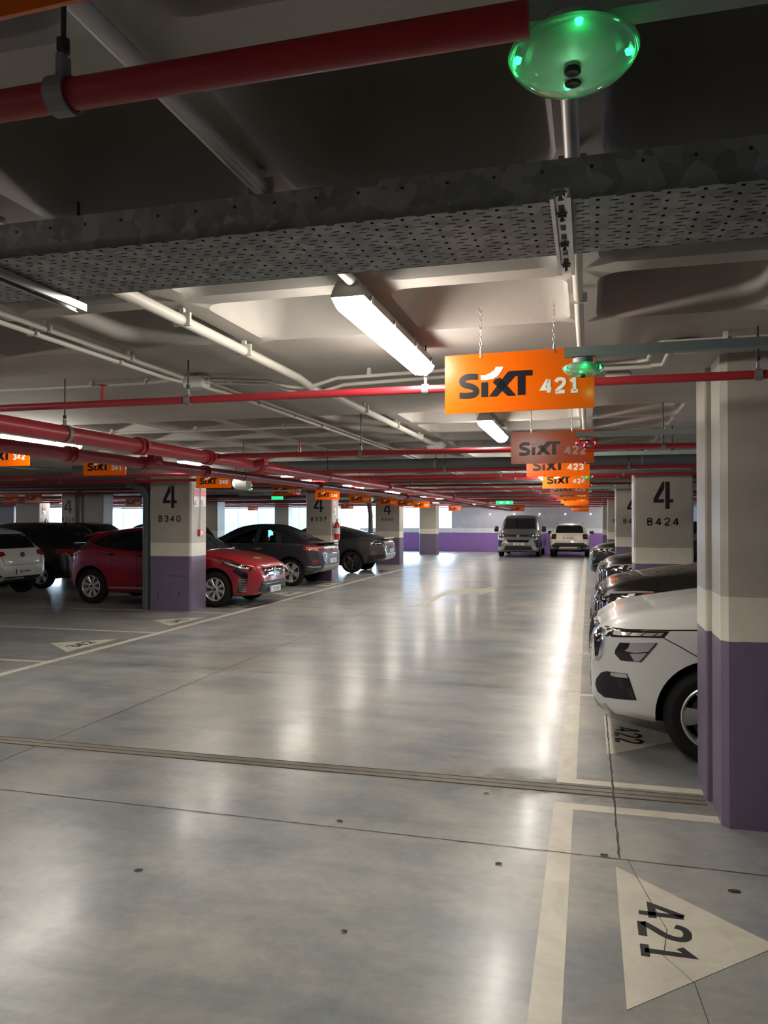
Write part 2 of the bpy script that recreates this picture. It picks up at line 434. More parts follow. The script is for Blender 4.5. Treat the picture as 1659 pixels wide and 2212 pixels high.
# ------------------------------------------------------------------ cars
def pchip(tab):
    xs = [a for a, b in tab]; ys = [b for a, b in tab]; n = len(xs)
    h = [xs[i + 1] - xs[i] for i in range(n - 1)]; d = [(ys[i + 1] - ys[i]) / h[i] for i in range(n - 1)]
    m = [0.0] * n
    m[0] = d[0]; m[-1] = d[-1]
    for i in range(1, n - 1):
        if d[i - 1] * d[i] <= 0: m[i] = 0
        else:
            w1 = 2 * h[i] + h[i - 1]; w2 = h[i] + 2 * h[i - 1]
            m[i] = (w1 + w2) / (w1 / d[i - 1] + w2 / d[i])
    def f(x):
        if x <= xs[0]: return ys[0]
        if x >= xs[-1]: return ys[-1]
        for i in range(n - 1):
            if x <= xs[i + 1]: break
        t = (x - xs[i]) / h[i]
        return (ys[i] * (1 + 2 * t) * (1 - t) ** 2 + h[i] * m[i] * t * (1 - t) ** 2
                + ys[i + 1] * t * t * (3 - 2 * t) + h[i] * m[i + 1] * t * t * (t - 1))
    return f

def catmull(pts, k=4):
    out = []
    n = len(pts)
    for i in range(n - 1):
        p0 = pts[max(i - 1, 0)]; p1 = pts[i]; p2 = pts[i + 1]; p3 = pts[min(i + 2, n - 1)]
        for j in range(k):
            t = j / k
            out.append(tuple(0.5 * ((2 * p1[a]) + (-p0[a] + p2[a]) * t + (2 * p0[a] - 5 * p1[a] + 4 * p2[a] - p3[a]) * t * t
                                    + (-p0[a] + 3 * p1[a] - 3 * p2[a] + p3[a]) * t ** 3) for a in (0, 1)))
    out.append(pts[-1]); return out

def car_shell(sp):
    """lofted body; local x runs to the nose (nose at x = L/2)"""
    Ln = sp['L']; T, B, E, H, R = (pchip(sp[k]) for k in ('top', 'bot', 'belt', 'hw', 'rw'))
    S = [0, .006, .015, .03, .05, .075, .105, .14, .18, .23, .29, .36]
    s = .44
    while s < Ln - .42: S.append(s); s += .075
    S += [Ln - q for q in (.36, .29, .23, .18, .14, .105, .075, .05, .03, .015, .006, 0)]
    rings = []
    for s in S:
        W, zb, zs, zt, rw = H(s), B(s), E(s), T(s), R(s)
        zs = min(zs, zt - .02); rw = min(rw, W * .96); h = zs - zb; g = zt - zs
        e = min(.11, g * .55)
        c = [(0, zb), (.72 * W, zb), (.93 * W, zb + .06 * h), (.985 * W, zb + .2 * h), (W, zb + .5 * h), (.995 * W, zb + .75 * h), (.985 * W, zs - .07 * h),
             (W * .965, zs), (W * .955 + (rw - W * .955) * .42, zs + (g - e) * .5), (rw, zt - e), (rw - .03 - .10 * rw, zt - e * .28), (rw * .5, zt - .006), (0, zt)]
        half = catmull(c, 4)
        rings.append((Ln / 2 - s, half))
    nh = len(rings[0][1]); vs = []; fs = []
    n = 2 * nh - 2
    for x, half in rings:
        for y, z in half: vs.append((x, -y, z))
        for y, z in half[-2:0:-1]: vs.append((x, y, z))
    for i in range(len(rings) - 1):
        for k in range(n):
            fs.append((i * n + k, (i + 1) * n + k, (i + 1) * n + (k + 1) % n, i * n + (k + 1) % n))
    fs.append(tuple(range(n))); fs.append(tuple((len(rings) - 1) * n + k for k in reversed(range(n))))
    return vs, fs

def to_bvh(vs, fs):
    return BVHTree.FromPolygons([Vector(v) for v in vs], [list(f) for f in fs])

def in_poly(x, y, P):
    c = False; j = len(P) - 1
    for i in range(len(P)):
        if (P[i][1] > y) != (P[j][1] > y) and x < (P[j][0] - P[i][0]) * (y - P[i][1]) / (P[j][1] - P[i][1]) + P[i][0]: c = not c
        j = i
    return c

VIEW = {  # direction the projection travels, axis a, axis b
    'S-': (Vector((0, 1, 0)), Vector((-1, 0, 0)), Vector((0, 0, 1))),
    'S+': (Vector((0, -1, 0)), Vector((-1, 0, 0)), Vector((0, 0, 1))),
    'F': (Vector((-1, 0, 0)), Vector((0, 1, 0)), Vector((0, 0, 1))),
    'R': (Vector((1, 0, 0)), Vector((0, 1, 0)), Vector((0, 0, 1))),
    'T': (Vector((0, 0, -1)), Vector((-1, 0, 0)), Vector((0, 1, 0))),
}

class Car:
    def __init__(s, sp, name, label, loc, rz, group=None):
        s.sp = sp; s.L = sp['L']
        s.root = thing(name, label, 'car', loc, rz, group)
        vs, fs = car_shell(sp); s.bvh = to_bvh(vs, fs)
        mb = MB(); mb.add(vs, fs)
        o = mb.build('body', [sp['paint'], 'well'], s.root, fix=True)
        cuts = MB()
        for sx in (sp['w'][0], sp['w'][1]):
            for sd in (-1, 1):
                hw = sp['hwmax']; ra = sp.get('ra', sp['wr'] + .055)
                x = s.L / 2 - sx; y0 = sd * (hw - .26); y1 = sd * (hw + .3)
                cuts.tube([(x, y0, sp['wr'] + .012), (x, y1, sp['wr'] + .012)], ra, 48)
        s.cut(o, cuts)
        for poly, yh in sp.get('tunnels', []):
            t = MB(); t.prism(poly, lambda a, b: (s.L / 2 - a, -yh, b), lambda a, b: (s.L / 2 - a, yh, b)); s.cut(o, t)
        me = o.data
        for p in me.polygons:
            c = p.center
            for sx in sp['w']:
                d = math.hypot(c.x - (s.L / 2 - sx), c.z - sp['wr'] - .012)
                if (abs(d - ra) < .012 and abs(p.normal.y) < .25) or (d < ra and abs(abs(c.y) - (sp['hwmax'] - .26)) < .004): p.material_index = 1
            if c.z < .31 and p.normal.z < -.94: p.material_index = 1
            p.use_smooth = True
        me.set_sharp_from_angle(angle=math.radians(38))
        s.body = o
        s.wheels()
    def cut(s, o, mb):
        c = mb.build('cut', 'well', s.root)
        m = o.modifiers.new('b', 'BOOLEAN'); m.operation = 'DIFFERENCE'; m.solver = 'EXACT'; m.object = c
        bpy.context.view_layer.update()
        dg = bpy.context.evaluated_depsgraph_get(); me = bpy.data.meshes.new_from_object(o.evaluated_get(dg))
        o.modifiers.clear(); o.data = me
        bpy.data.objects.remove(c)
    # -- a panel that hugs the shell
    def panel(s, name, poly, view, m, off=.004, thick=.012, parent=None, both=False, label=None, step=.05, az=None, mb=None):
        views = [view]
        if both: views = ['S-', 'S+']
        made = []
        for vw in views:
            if az is not None:      # oblique horizontal direction (degrees from the nose axis)
                sgn = -1 if vw == 'S-' else 1
                a_ = math.radians(az) * sgn
                d = Vector((-math.cos(a_), -math.sin(a_), 0)); A = Vector((-math.sin(a_) * 1.0, math.cos(a_), 0)) * sgn; B_ = Vector((0, 0, 1)); org = Vector((0, 0, 0))
            else:
                d, A, B_ = VIEW[vw]; org = Vector((s.L / 2, 0, 0)) if vw in ('S-', 'S+', 'T') else Vector((0, 0, 0))
            # densify border
            P = []
            for i in range(len(poly)):
                p, q = poly[i], poly[(i + 1) % len(poly)]
                k = max(1, int(math.hypot(q[0] - p[0], q[1] - p[1]) / step))
                for j in range(k): P.append((p[0] + (q[0] - p[0]) * j / k, p[1] + (q[1] - p[1]) * j / k))
            nb = len(P)
            xs = [p[0] for p in P]; ys = [p[1] for p in P]
            inner = []
            x = min(xs) + step * .5
            while x < max(xs):
                y = min(ys) + step * .5
                while y < max(ys):
                    if in_poly(x, y, P) and min((x - a) ** 2 + (y - b) ** 2 for a, b in P) > (step * .45) ** 2: inner.append((x, y))
                    y += step
                x += step
            pts = [Vector(p) for p in P + inner]
            res = geometry.delaunay_2d_cdt(pts, [(i, (i + 1) % nb) for i in range(nb)], [], 0, 1e-6)
            V, F = res[0], res[2]
            F = [f for f in F if in_poly(sum(V[i][0] for i in f) / len(f), sum(V[i][1] for i in f) / len(f), P)]
            top = []; low = []
            for v in V:
                o3 = org + A * v[0] + B_ * v[1]; start = o3 - d * 6
                hit, nor, _, _ = s.bvh.ray_cast(start, d)
                if hit is None or (hit - o3).dot(d) > 3.2:
                    hit, nor, _, _ = s.bvh.find_nearest(o3 - d * (s.L * .3 if vw in ('F', 'R') else .6))
                if nor.dot(d) > 0: nor = -nor
                top.append(hit + nor * off); low.append(hit - nor * thick)
            edges = {}
            for f in F:
                for i in range(len(f)):
                    e = (f[i], f[(i + 1) % len(f)]); edges[e] = 1
            bnd = [e for e in edges if (e[1], e[0]) not in edges]
            n = len(V); fs = [tuple(f) for f in F] + [(e[1], e[0], e[0] + n, e[1] + n) for e in bnd]
            if mb is not None: mb.add(top + low, fs); continue
            q = MB(); q.add(top + low, fs)
            o = q.build(name, m, parent or s.root, fix=False, smooth=True, angle=40)
            if label: o['label'] = label
            made.append(o)
        return made
    def line(s, name, path, view, m='seam', w=.006, off=.003, parent=None, both=False):
        """narrow strip along a path in projection coordinates; several make one mesh per side"""
        for vw in (['S-', 'S+'] if both else [view]):
            mb = MB()
            paths = path if isinstance(path[0][0], (tuple, list)) else [path]
            for pth in paths:
                for i in range(len(pth) - 1):
                    (x0, y0), (x1, y1) = pth[i], pth[i + 1]; l = math.hypot(x1 - x0, y1 - y0)
                    nx, ny = -(y1 - y0) / l * w / 2, (x1 - x0) / l * w / 2
                    s.panel('', [(x0 - nx, y0 - ny), (x1 - nx, y1 - ny), (x1 + nx, y1 + ny), (x0 + nx, y0 + ny)], vw, m, off, .004, mb=mb, step=.06)
            mb.build(name, m, parent or s.root, fix=False)
    def wheels(s):
        sp = s.sp; r = sp['wr']; rr = sp.get('rim', r * .66); wd = sp.get('tw', .205)
        for sx in sp['w']:
            for sd in (-1, 1):
                x = s.L / 2 - sx; y = sd * (sp['hwmax'] - sp.get('inset', .035))
                h = wd / 2
                t = MB()
                prof = [(rr - .01, -h + .012), (rr + .012, -h), (r - .05, -h - .006), (r - .018, -h + .012), (r, -h + .045), (r, -.045), (r - .008, -.042), (r - .008, -.034), (r, -.03), (r, -.004), (r - .008, 0), (r, .004), (r, .03), (r - .008, .034), (r - .008, .042), (r, .045),
                        (r, h - .045), (r - .018, h - .012), (r - .05, h + .006), (rr + .012, h), (rr - .01, h - .012), (rr - .012, 0)]
                vs = []; n = 48
                for pr, ph in prof:
                    for k in range(n):
                        a = 2 * PI * k / n; vs.append((x + pr * math.cos(a), y - sd * h + ph, r + pr * math.sin(a)))
                fs = []
                for i in range(len(prof)):
                    j = (i + 1) % len(prof)
                    for k in range(n): fs.append((i * n + k, i * n + (k + 1) % n, j * n + (k + 1) % n, j * n + k))
                t.add(vs, fs); w = t.build('wheel', 'rubber', s.root, smooth=True)
                # rim: lip, barrel, spokes, hub
                q = MB(); yo = y
                def ring(prof2, mi):
                    vs = []; fs = []
                    for pr, ph in prof2:
                        for k in range(n):
                            a = 2 * PI * k / n; vs.append((x + pr * math.cos(a), yo - sd * ph, r + pr * math.sin(a)))
                    for i in range(len(prof2) - 1):
                        for k in range(n): fs.append((i * n + k, i * n + (k + 1) % n, (i + 1) * n + (k + 1) % n, (i + 1) * n + k))
                    q.add(vs, fs, mi)
                ring([(rr + .004, .012), (rr + .004, .004), (rr - .004, 0), (rr - .016, .008), (rr - .022, .03), (rr - .03, wd * .8)], 0)
                ns, style = sp.get('spokes', (5, 'wide'))
                for k in range(ns):
                    a = 2 * PI * (k + .5) / ns + sp.get('rot', .3)
                    pairs = [(0, 1.0)]
                    if style == 'twin': pairs = [(-.13, .5), (.13, .5)]
                    if style == 'thin': pairs = [(0, .55)]
                    for da, wf in pairs:
                        ca, sa = math.cos(a), math.sin(a)
                        def P(rad, lat, dep): return (x + ca * rad - sa * lat, yo - sd * dep, r + sa * rad + ca * lat)
                        w0 = .022 * wf * 2; w1 = .034 * wf * 2 if style != 'twist' else .05
                        l0 = da * .06 * 2; l1 = da * rr * 1.1
                        if style == 'twist': l0, l1 = -.015, .03
                        sec = [(.045, l0, w0 * .8, .028), (rr * .55, (l0 + l1) / 2, (w0 + w1) * .45, .02), (rr - .012, l1, w1, .008)]
                        vs = []
                        for rad, lat, ww, dep in sec:
                            vs += [P(rad, lat - ww, dep + .012), P(rad, lat - ww * .6, dep), P(rad, lat + ww * .6, dep), P(rad, lat + ww, dep + .012), P(rad, lat + ww * .8, dep + .035), P(rad, lat - ww * .8, dep + .035)]
                        fs = []
                        for i in range(2):
                            for kk in range(6): fs.append((i * 6 + kk, i * 6 + (kk + 1) % 6, (i + 1) * 6 + (kk + 1) % 6, (i + 1) * 6 + kk))
                        q.add(vs, fs, 0)
                ring([(.0, .012), (.03, .012), (.034, .018), (.06, .024), (.066, .06)], 0)
                ring([(0, .009), (.024, .009), (.026, .014)], 1)
                q.build('rim', [sp.get('rimmat', 'alloy'), 'black'], w, smooth=True, fix=True, angle=30)
                b = MB(); b.tube([(x, yo - sd * .07, r), (x, yo - sd * .085, r)], rr * .72, 32); b.build('brake_disc', 'disc', w)
                b = MB(); b.tube([(x, yo - sd * .12, r), (x, yo - sd * .14, r)], rr - .02, 32); b.build('wheel_backing', 'well', w)
    def plate(s, x, y, z, txt, front, parent=None, tilt=0, scale=1.0):
        """flat plate with its characters, facing forward or backward"""
        d = 1 if front else -1
        w, h = .52 * scale, .11 * scale
        mb = MB(); mb.box((x, y, z), (.012, w, h), bev=.003)
        p = mb.build('number_plate', 'plate', parent or s.root)
        q = MB(); q.box((x + d * .0065, y - d * (w / 2 - .02) * 1, z), (.002, .038 * scale, h * .94)); q.build('blue_band', 'blue', p)
        text_obj(txt, .095 * scale, lambda a, b: (x + d * .0075, y + d * (a * 1.0 + .02), z + b), 'plate_characters', 'sign_black', p, .0015, 1.05, .8)
        return p
    def mirror(s, sx, z, m='gloss_black'):
        for sd in (-1, 1):
            y = sd * (s.sp['hwmax'] + .07); x = s.L / 2 - sx
            mb = MB(); mb.box((x, y, z), (.13, .2, .14), bev=.045)
            mb.tube([(x, sd * (s.sp['hwmax'] - .10), z - .05), (x, y, z - .03)], .022, 8)
            mb.build('wing_mirror', m, s.root, smooth=True, angle=60)
    def antenna(s, sx, z):
        x = s.L / 2 - sx
        mb = MB(); mb.prism([(0, 0), (.16, 0), (.15, .055), (.11, .06)], lambda a, b: (x - a, -.012, z + b), lambda a, b: (x - a, .012, z + b))
        mb.build('roof_antenna', 'gloss_black', s.root)

def scaled(tab, k, z=1.0): return [(a * k, b * z) for a, b in tab]
def shut_lines(c, paths): c.line('panel_gaps', paths, 'S-', both=True)

# ---- compact SUV with a split headlamp (white one by the near pillar and its dark neighbours)
def suv_spec(paint, h=1.55, **kw):
    k = h / 1.55
    sp = dict(L=4.24, hwmax=.895, wr=.325, rim=.215, w=(.80, 3.45), paint=paint, spokes=(5, 'wide'), rot=.62,
        top=[(0, .62), (.004, .74), (.012, .80), (.03, .85), (.06, .88), (.10, .91), (.16, .948), (.27, .992), (.5, 1.035), (.84, 1.09), (1.08, 1.12), (1.3, 1.22), (1.6, 1.38), (1.9, 1.50 * k), (2.3, 1.55 * k), (2.9, 1.555 * k), (3.4, 1.53 * k), (3.75, 1.45 * k), (3.95, 1.27 * k), (4.1, 1.06 * k), (4.19, .92), (4.23, .75), (4.24, .62)],
        bot=[(0, .48), (.004, .40), (.015, .345), (.05, .30), (.10, .275), (.16, .262), (.3, .25), (.46, .235), (1.1, .2), (3.2, .2), (3.9, .26), (4.1, .32), (4.2, .38), (4.24, .52)],
        belt=[(0, .59), (.004, .70), (.012, .76), (.03, .80), (.06, .83), (.10, .85), (.16, .874), (.3, .895), (.5, .905), (.8, .93), (1.2, .96), (3.2, 1.01), (3.9, 1.02), (4.1, .93), (4.2, .78), (4.24, .58)],
        hw=[(0, .50), (.006, .56), (.03, .63), (.08, .70), (.15, .76), (.25, .82), (.4, .865), (.7, .89), (1.2, .895), (3.4, .895), (3.8, .885), (4.0, .86), (4.13, .80), (4.2, .72), (4.24, .58)],
        rw=[(0, .36), (.1, .60), (.3, .70), (1.05, .76), (1.4, .68), (1.9, .61), (3.4, .59), (3.9, .6), (4.1, .64), (4.24, .45)])
    sp.update(kw); return sp

def suv_common(c):
    c.panel('side_window', [(1.32, .985), (1.62, 1.17), (1.95, 1.38), (2.2, 1.44), (2.9, 1.45), (3.35, 1.42), (3.6, 1.30), (3.75, 1.08), (3.2, 1.03), (2.2, 1.0)], 'S-', 'glass', both=True)
    c.panel('windscreen', [(1.14, -.66), (1.14, .66), (1.85, .56), (1.85, -.56)], 'T', 'glass')
    c.panel('rear_window', [(-.52, 1.10), (.52, 1.10), (.46, 1.40), (-.46, 1.40)], 'R', 'glass')
    c.panel('sill_cladding', [(1.2, .2), (3.05, .2), (3.05, .33), (1.2, .33)], 'S-', 'black', both=True)
    c.mirror(1.45, 1.03)

def make_white_suv():
    c = Car(suv_spec('p_white'), 'compact_suv', 'white compact SUV parked nose out behind the nearest right-hand pillar', (.015 + 2.12, 6.4, 0), PI)
    suv_common(c)
    # slim daytime lamp
    for o in c.panel('daytime_lamp', [(.10, .826), (.112, .874), (.306, .888), (.515, .896), (.475, .852), (.311, .846)], 'S-', 'lamp_dark', off=.006, both=True):
        vw = 'S-' if o.data.vertices[0].co.y < 0 else 'S+'
        c.panel('chrome_strip', [(.15, .846), (.158, .866), (.48, .885), (.455, .862)], vw, 'lamp_ref', off=.009, parent=o)
        c.panel('lamp_element', [(.165, .848), (.168, .872), (.205, .876), (.21, .850)], vw, 'lamp_white', off=.012, parent=o)
        for q in range(3):
            x = .25 + q * .075
            c.panel('lamp_divider', [(x, .856), (x + .035, .880), (x + .043, .880), (x + .008, .856)], vw, 'lamp_dark', off=.012, parent=o)
    for o in c.panel('headlamp', [(.194, .797), (.435, .815), (.33, .68), (.28, .678), (.199, .675), (.161, .716), (.166, .745)], 'S-', 'lamp_dark', off=.005, both=True, step=.03):
        vw = 'S-' if o.data.vertices[0].co.y < 0 else 'S+'
        c.panel('reflector_bowl', [(.262, .802), (.425, .812), (.382, .755), (.29, .737), (.225, .745), (.25, .765)], vw, 'lamp_ref', off=.009, parent=o, step=.03)
        c.panel('lower_reflector', [(.26, .728), (.378, .745), (.33, .685), (.288, .682)], vw, 'lamp_ref', off=.009, parent=o, step=.03)
        c.panel('lens_frame', [(.425, .815), (.435, .815), (.33, .68), (.32, .68)], vw, 'black', off=.010, parent=o, step=.03)
    # lower intake and fog lamp
    for o in c.panel('lower_intake', [(.040, .515), (.07, .565), (.105, .583), (.239, .589), (.254, .559), (.301, .414), (.198, .404), (.09, .394), (.045, .42), (.03, .47)], 'S-', 'black', off=.004, both=True, step=.03):
        vw = 'S-' if o.data.vertices[0].co.y < 0 else 'S+'
        c.panel('fog_lamp', [(.135, .560), (.135, .581), (.236, .587), (.247, .562), (.17, .555)], vw, 'lamp_ref', off=.008, parent=o, step=.03)
        c.panel('mesh_insert', [(.17, .545), (.245, .548), (.288, .425), (.225, .42)], vw, 'gloss_black', off=.008, parent=o, step=.03)
    c.panel('skid_plate', [(-.1, .0), (0, .36), (.043, .335), (.10, .35), (.149, .284), (.16, .25), (.1, .2)], 'S-', 'satin', off=.006, both=True, step=.03)
    for o in c.panel('grille_side', [(.026, .845), (.085, .866), (.058, .69), (.034, .67)], 'S-', 'gloss_black', off=.010, both=True, step=.03):
        vw = 'S-' if o.data.vertices[0].co.y < 0 else 'S+'
        c.line('chrome_frame_side', [[(.096, .862), (.066, .68), (.040, .648)]], vw, 'chrome', w=.013, off=.013, parent=o)
    # front face: grille with chrome frame and slats
    g = c.panel('grille', [(-.40, .84), (.40, .84), (.36, .70), (.22, .62), (-.22, .62), (-.36, .70)], 'F', 'gloss_black', off=.008)[0]
    c.line('chrome_frame', [(-.42, .865), (.42, .865), (.38, .70), (.23, .605), (-.23, .605), (-.38, .70), (-.42, .865)], 'F', 'chrome', w=.028, off=.016, parent=g)
    c.line('grille_slats', [[(x, .64 if abs(x) < .25 else .70), (x, .845)] for x in [-.33 + .066 * i for i in range(11)]], 'F', 'black', w=.014, off=.016, parent=g)
    c.panel('centre_intake', [(-.42, .50), (.42, .50), (.36, .40), (-.36, .40)], 'F', 'black', off=.004)
    b = MB(); b.lathe([(.0, .0), (.042, .0), (.042, .01), (.0, .014)], (2.115, 0, .905), 'x', 20); b.build('nose_badge', 'chrome', c.root)
    c.plate(2.125, 0, .52, '2894 MTK', True)
    shut_lines(c, [[(.10, .880), (.306, .8935), (.515, .902), (.719, .912), (1.05, .94), (1.25, .975)], [(.478, .85), (.575, .80), (.70, .73)], [(1.45, .22), (1.45, .95)], [(2.45, .22), (2.47, 1.0)]])
    return c

def make_dark_suv(paint, label, loc, tall, chrome_body, name='parked_suv'):
    sp = suv_spec(paint, 1.62, wr=.34, rim=.22)
    sp['top'] = [(a, b + (.045 if a < 1.2 else .02) * min(1, a / .15 if a < .15 else 1) * tall) for a, b in sp['top']]
    c = Car(sp, name, label, loc, PI)
    suv_common(c)
    for o in c.panel('headlamp', [(.16, .845), (.17, .905), (.38, .932), (.60, .935), (.58, .885), (.42, .845), (.25, .825)], 'S-', 'lamp_dark', off=.006, both=True, step=.03):
        vw = 'S-' if o.data.vertices[0].co.y < 0 else 'S+'
        c.panel('chrome_brow', [(.17, .895), (.18, .912), (.40, .930), (.59, .932), (.58, .922), (.40, .916)], vw, 'lamp_ref', off=.010, parent=o, step=.03)
        c.panel('lamp_element', [(.31, .865), (.35, .905), (.41, .910), (.38, .865)], vw, 'lamp_white', off=.011, parent=o, step=.03)
        c.panel('side_reflector', [(.45, .868), (.48, .915), (.57, .918), (.555, .885)], vw, 'tail' if chrome_body else 'lamp_ref', off=.011, parent=o, step=.03)
        c.panel('inner_reflector', [(.22, .84), (.24, .87), (.30, .862), (.30, .838)], vw, 'lamp_ref', off=.011, parent=o, step=.03)
    for o in c.panel('grille_side', [(.03, .875), (.10, .89), (.130, .82), (.130, .68), (.08, .61), (.035, .60)], 'S-', 'gloss_black', off=.010, both=True, step=.03):
        vw = 'S-' if o.data.vertices[0].co.y < 0 else 'S+'
        c.line('chrome_frame_side', [[(.035, .895), (.108, .903), (.142, .82), (.142, .68), (.088, .59), (.04, .58)]], vw, 'chrome', w=.016, off=.013, parent=o)
        c.line('grille_slats_side', [[(x, .62), (x, .86)] for x in (.05, .075, .10)], vw, 'satin', w=.007, off=.013, parent=o)
    g = c.panel('grille', [(-.46, .88), (.46, .88), (.44, .66), (.30, .54), (-.30, .54), (-.44, .66)], 'F', 'gloss_black', off=.012)[0]
    c.line('chrome_frame', [(-.48, .895), (.48, .895), (.46, .65), (.31, .525), (-.31, .525), (-.46, .65), (-.48, .895)], 'F', 'chrome', w=.035, off=.024, parent=g)
    c.line('grille_slats', [[(x, .57 if abs(x) < .3 else .68), (x, .875)] for x in [-.38 + .076 * i for i in range(11)]], 'F', 'satin', w=.014, off=.022, parent=g)
    c.panel('lower_intake', [(-.6, .47), (.6, .47), (.52, .36), (-.52, .36)], 'F', 'black', off=.004)
    c.panel('fog_pocket', [(.07, .50), (.10, .57), (.24, .58), (.28, .46), (.1, .44)], 'S-', 'gloss_black', off=.004, both=True, step=.03)
    c.line('chrome_fin', [(.09, .49), (.2, .53), (.27, .50)], 'S-', 'chrome', w=.015, off=.01, both=True)
    c.plate(2.13, 0, .50, '6137 MVD', True)
    shut_lines(c, [[(.12, .905), (.4, .938), (.62, .942), (1.05, .96), (1.25, .985)], [(.6, .90), (.72, .76)], [(1.45, .22), (1.45, .95)], [(2.45, .22), (2.47, 1.0)]])
    # windscreen wiper and washer
    return c

# ---- small red hatchback
def make_red_hatch():
    k = 1.04
    sp = dict(L=4.21, hwmax=.90, wr=.325, rim=.205, w=(.86, 3.55), paint='p_red', spokes=(8, 'thin'), rot=.1,
        top=[(0, .55), (.01, .63), (.03, .70), (.07, .755), (.14, .80), (.25, .85), (.45, .91), (.7, .96), (1.0, 1.0), (1.15, 1.02), (1.4, 1.16), (1.7, 1.31), (2.0, 1.41), (2.3, 1.445), (2.7, 1.44), (3.2, 1.40), (3.6, 1.34), (3.8, 1.28), (3.93, 1.14), (4.02, 1.0), (4.12, .90), (4.18, .78), (4.21, .62)],
        bot=[(0, .40), (.01, .32), (.03, .27), (.07, .24), (.15, .21), (.4, .19), (1.2, .2), (3.2, .2), (3.8, .24), (4.0, .28), (4.12, .33), (4.18, .40), (4.21, .50)],
        belt=[(0, .50), (.03, .63), (.07, .70), (.14, .745), (.25, .775), (.45, .81), (.7, .85), (1.1, .90), (2, .95), (3.0, 1.0), (3.6, 1.04), (3.9, .98), (4.05, .88), (4.17, .74), (4.21, .57)],
        hw=[(0, .45), (.01, .54), (.03, .62), (.08, .70), (.16, .77), (.28, .83), (.45, .87), (.8, .895), (1.3, .885), (2.6, .885), (3.3, .90), (3.75, .89), (3.95, .84), (4.1, .75), (4.18, .64), (4.21, .5)],
        rw=[(0, .36), (.1, .56), (.3, .66), (1.0, .72), (1.4, .66), (2, .58), (3.2, .56), (3.7, .55), (3.95, .60), (4.1, .6), (4.21, .40)])
    c = Car(sp, 'hatchback', 'red hatchback parked nose out behind the left pillar marked B340', (-5.98 - 2.105, 14.1, 0), 0)
    c.panel('side_window', [(1.30, .96), (1.62, 1.15), (1.9, 1.30), (2.2, 1.36), (2.8, 1.35), (3.3, 1.30), (3.72, 1.16), (3.3, 1.06), (2.7, 1.00), (2.0, .975)], 'S-', 'glass', both=True)
    c.panel('windscreen', [(1.16, -.62), (1.16, .62), (1.95, .52), (1.95, -.52)], 'T', 'glass')
    c.panel('rear_window', [(-.5, 1.0), (.5, 1.0), (.44, 1.26), (-.44, 1.26)], 'R', 'glass')
    for o in c.panel('headlamp', [(.16, .665), (.14, .715), (.30, .765), (.55, .835), (.80, .88), (.62, .77), (.40, .70)], 'S-', 'lamp_dark', off=.006, both=True, step=.03):
        vw = 'S-' if o.data.vertices[0].co.y < 0 else 'S+'
        c.panel('bright_element', [(.20, .685), (.19, .71), (.38, .752), (.62, .82), (.66, .81), (.58, .775), (.40, .72)], vw, 'lamp_ref', off=.010, parent=o, step=.03)
        c.panel('lamp_element', [(.45, .745), (.47, .772), (.56, .792), (.55, .765)], vw, 'lamp_white', off=.013, parent=o, step=.03)
    g = c.panel('grille', [(-.50, .70), (.50, .70), (.46, .585), (.30, .535), (-.30, .535), (-.46, .585)], 'F', 'gloss_black', off=.005)[0]
    c.line('chequer_studs', [[(x + (.03 if r_ % 2 else 0), .56 + r_ * .026), (x + .016 + (.03 if r_ % 2 else 0), .56 + r_ * .026)] for r_ in range(5) for x in [-.42 + .06 * i for i in range(14)] if abs(x) > .07], 'F', 'disc', w=.009, off=.008, parent=g)
    b = MB()
    for sg in (-1, 1):
        b.prism([(0, -.055), (.035, .0), (0, .055), (.012, .055), (.05, 0), (.012, -.055)] if sg > 0 else [(0, -.055), (-.035, .0), (0, .055), (-.012, .055), (-.05, 0), (-.012, -.055)],
                lambda a, z: (2.106, a, .635 + z), lambda a, z: (2.116, a, .635 + z))
    b.build('diamond_badge', 'chrome', c.root)
    li = c.panel('lower_intake', [(-.58, .46), (.58, .46), (.66, .30), (.5, .255), (-.5, .255), (-.66, .30)], 'F', 'black', off=.004)[0]
    c.line('intake_bars', [[(-.6, .33 + .04 * i), (.6, .33 + .04 * i)] for i in range(3)], 'F', 'gloss_black', w=.014, off=.009, parent=li)
    for o in c.panel('side_air_vent', [(.22, .625), (.42, .70), (.50, .66), (.30, .54), (.36, .50), (.40, .28), (.33, .27), (.22, .45), (.20, .55)], 'S-', 'gloss_black', off=.004, both=True, step=.03):
        vw = 'S-' if o.data.vertices[0].co.y < 0 else 'S+'
        c.line('vent_ribs', [[(.235, .30 + .03 * i), (.37, .30 + .03 * i)] for i in range(8)], vw, 'satin', w=.006, off=.008, parent=o)
    c.plate(2.118, .0, .30, '7518 NBS', True)
    shut_lines(c, [[(.14, .722), (.3, .775), (.55, .845), (.85, .90), (1.15, .935), (1.3, .96)], [(1.45, .22), (1.40, .5), (1.36, .95)], [(2.5, .22), (2.52, .98)], [(3.2, .5), (3.05, .7), (3.1, 1.02)]])
    for o in c.panel('tail_lamp', [(3.92, .80), (3.90, .90), (4.02, .96), (4.12, .88), (4.12, .80)], 'S-', 'tail', off=.005, both=True, step=.03): pass
    c.panel('sill_trim', [(1.5, .30), (3.1, .30), (3.15, .325), (1.5, .34)], 'S-', 'satin', off=.006, both=True)
    b = MB(); b.prism([(3.68, 1.345), (3.95, 1.27), (3.97, 1.245), (3.68, 1.30)], lambda a, z: (2.105 - a, -.5, z), lambda a, z: (2.105 - a, .5, z)); b.build('roof_spoiler', 'p_red', c.root)
    c.line('door_handles', [[(2.32, .90), (2.45, .905)], [(3.02, .93), (3.12, .935)]], 'S-', 'gloss_black', w=.03, off=.022, both=True)
    c.mirror(1.42, .98); c.root.scale = (1, 1, 1.055)
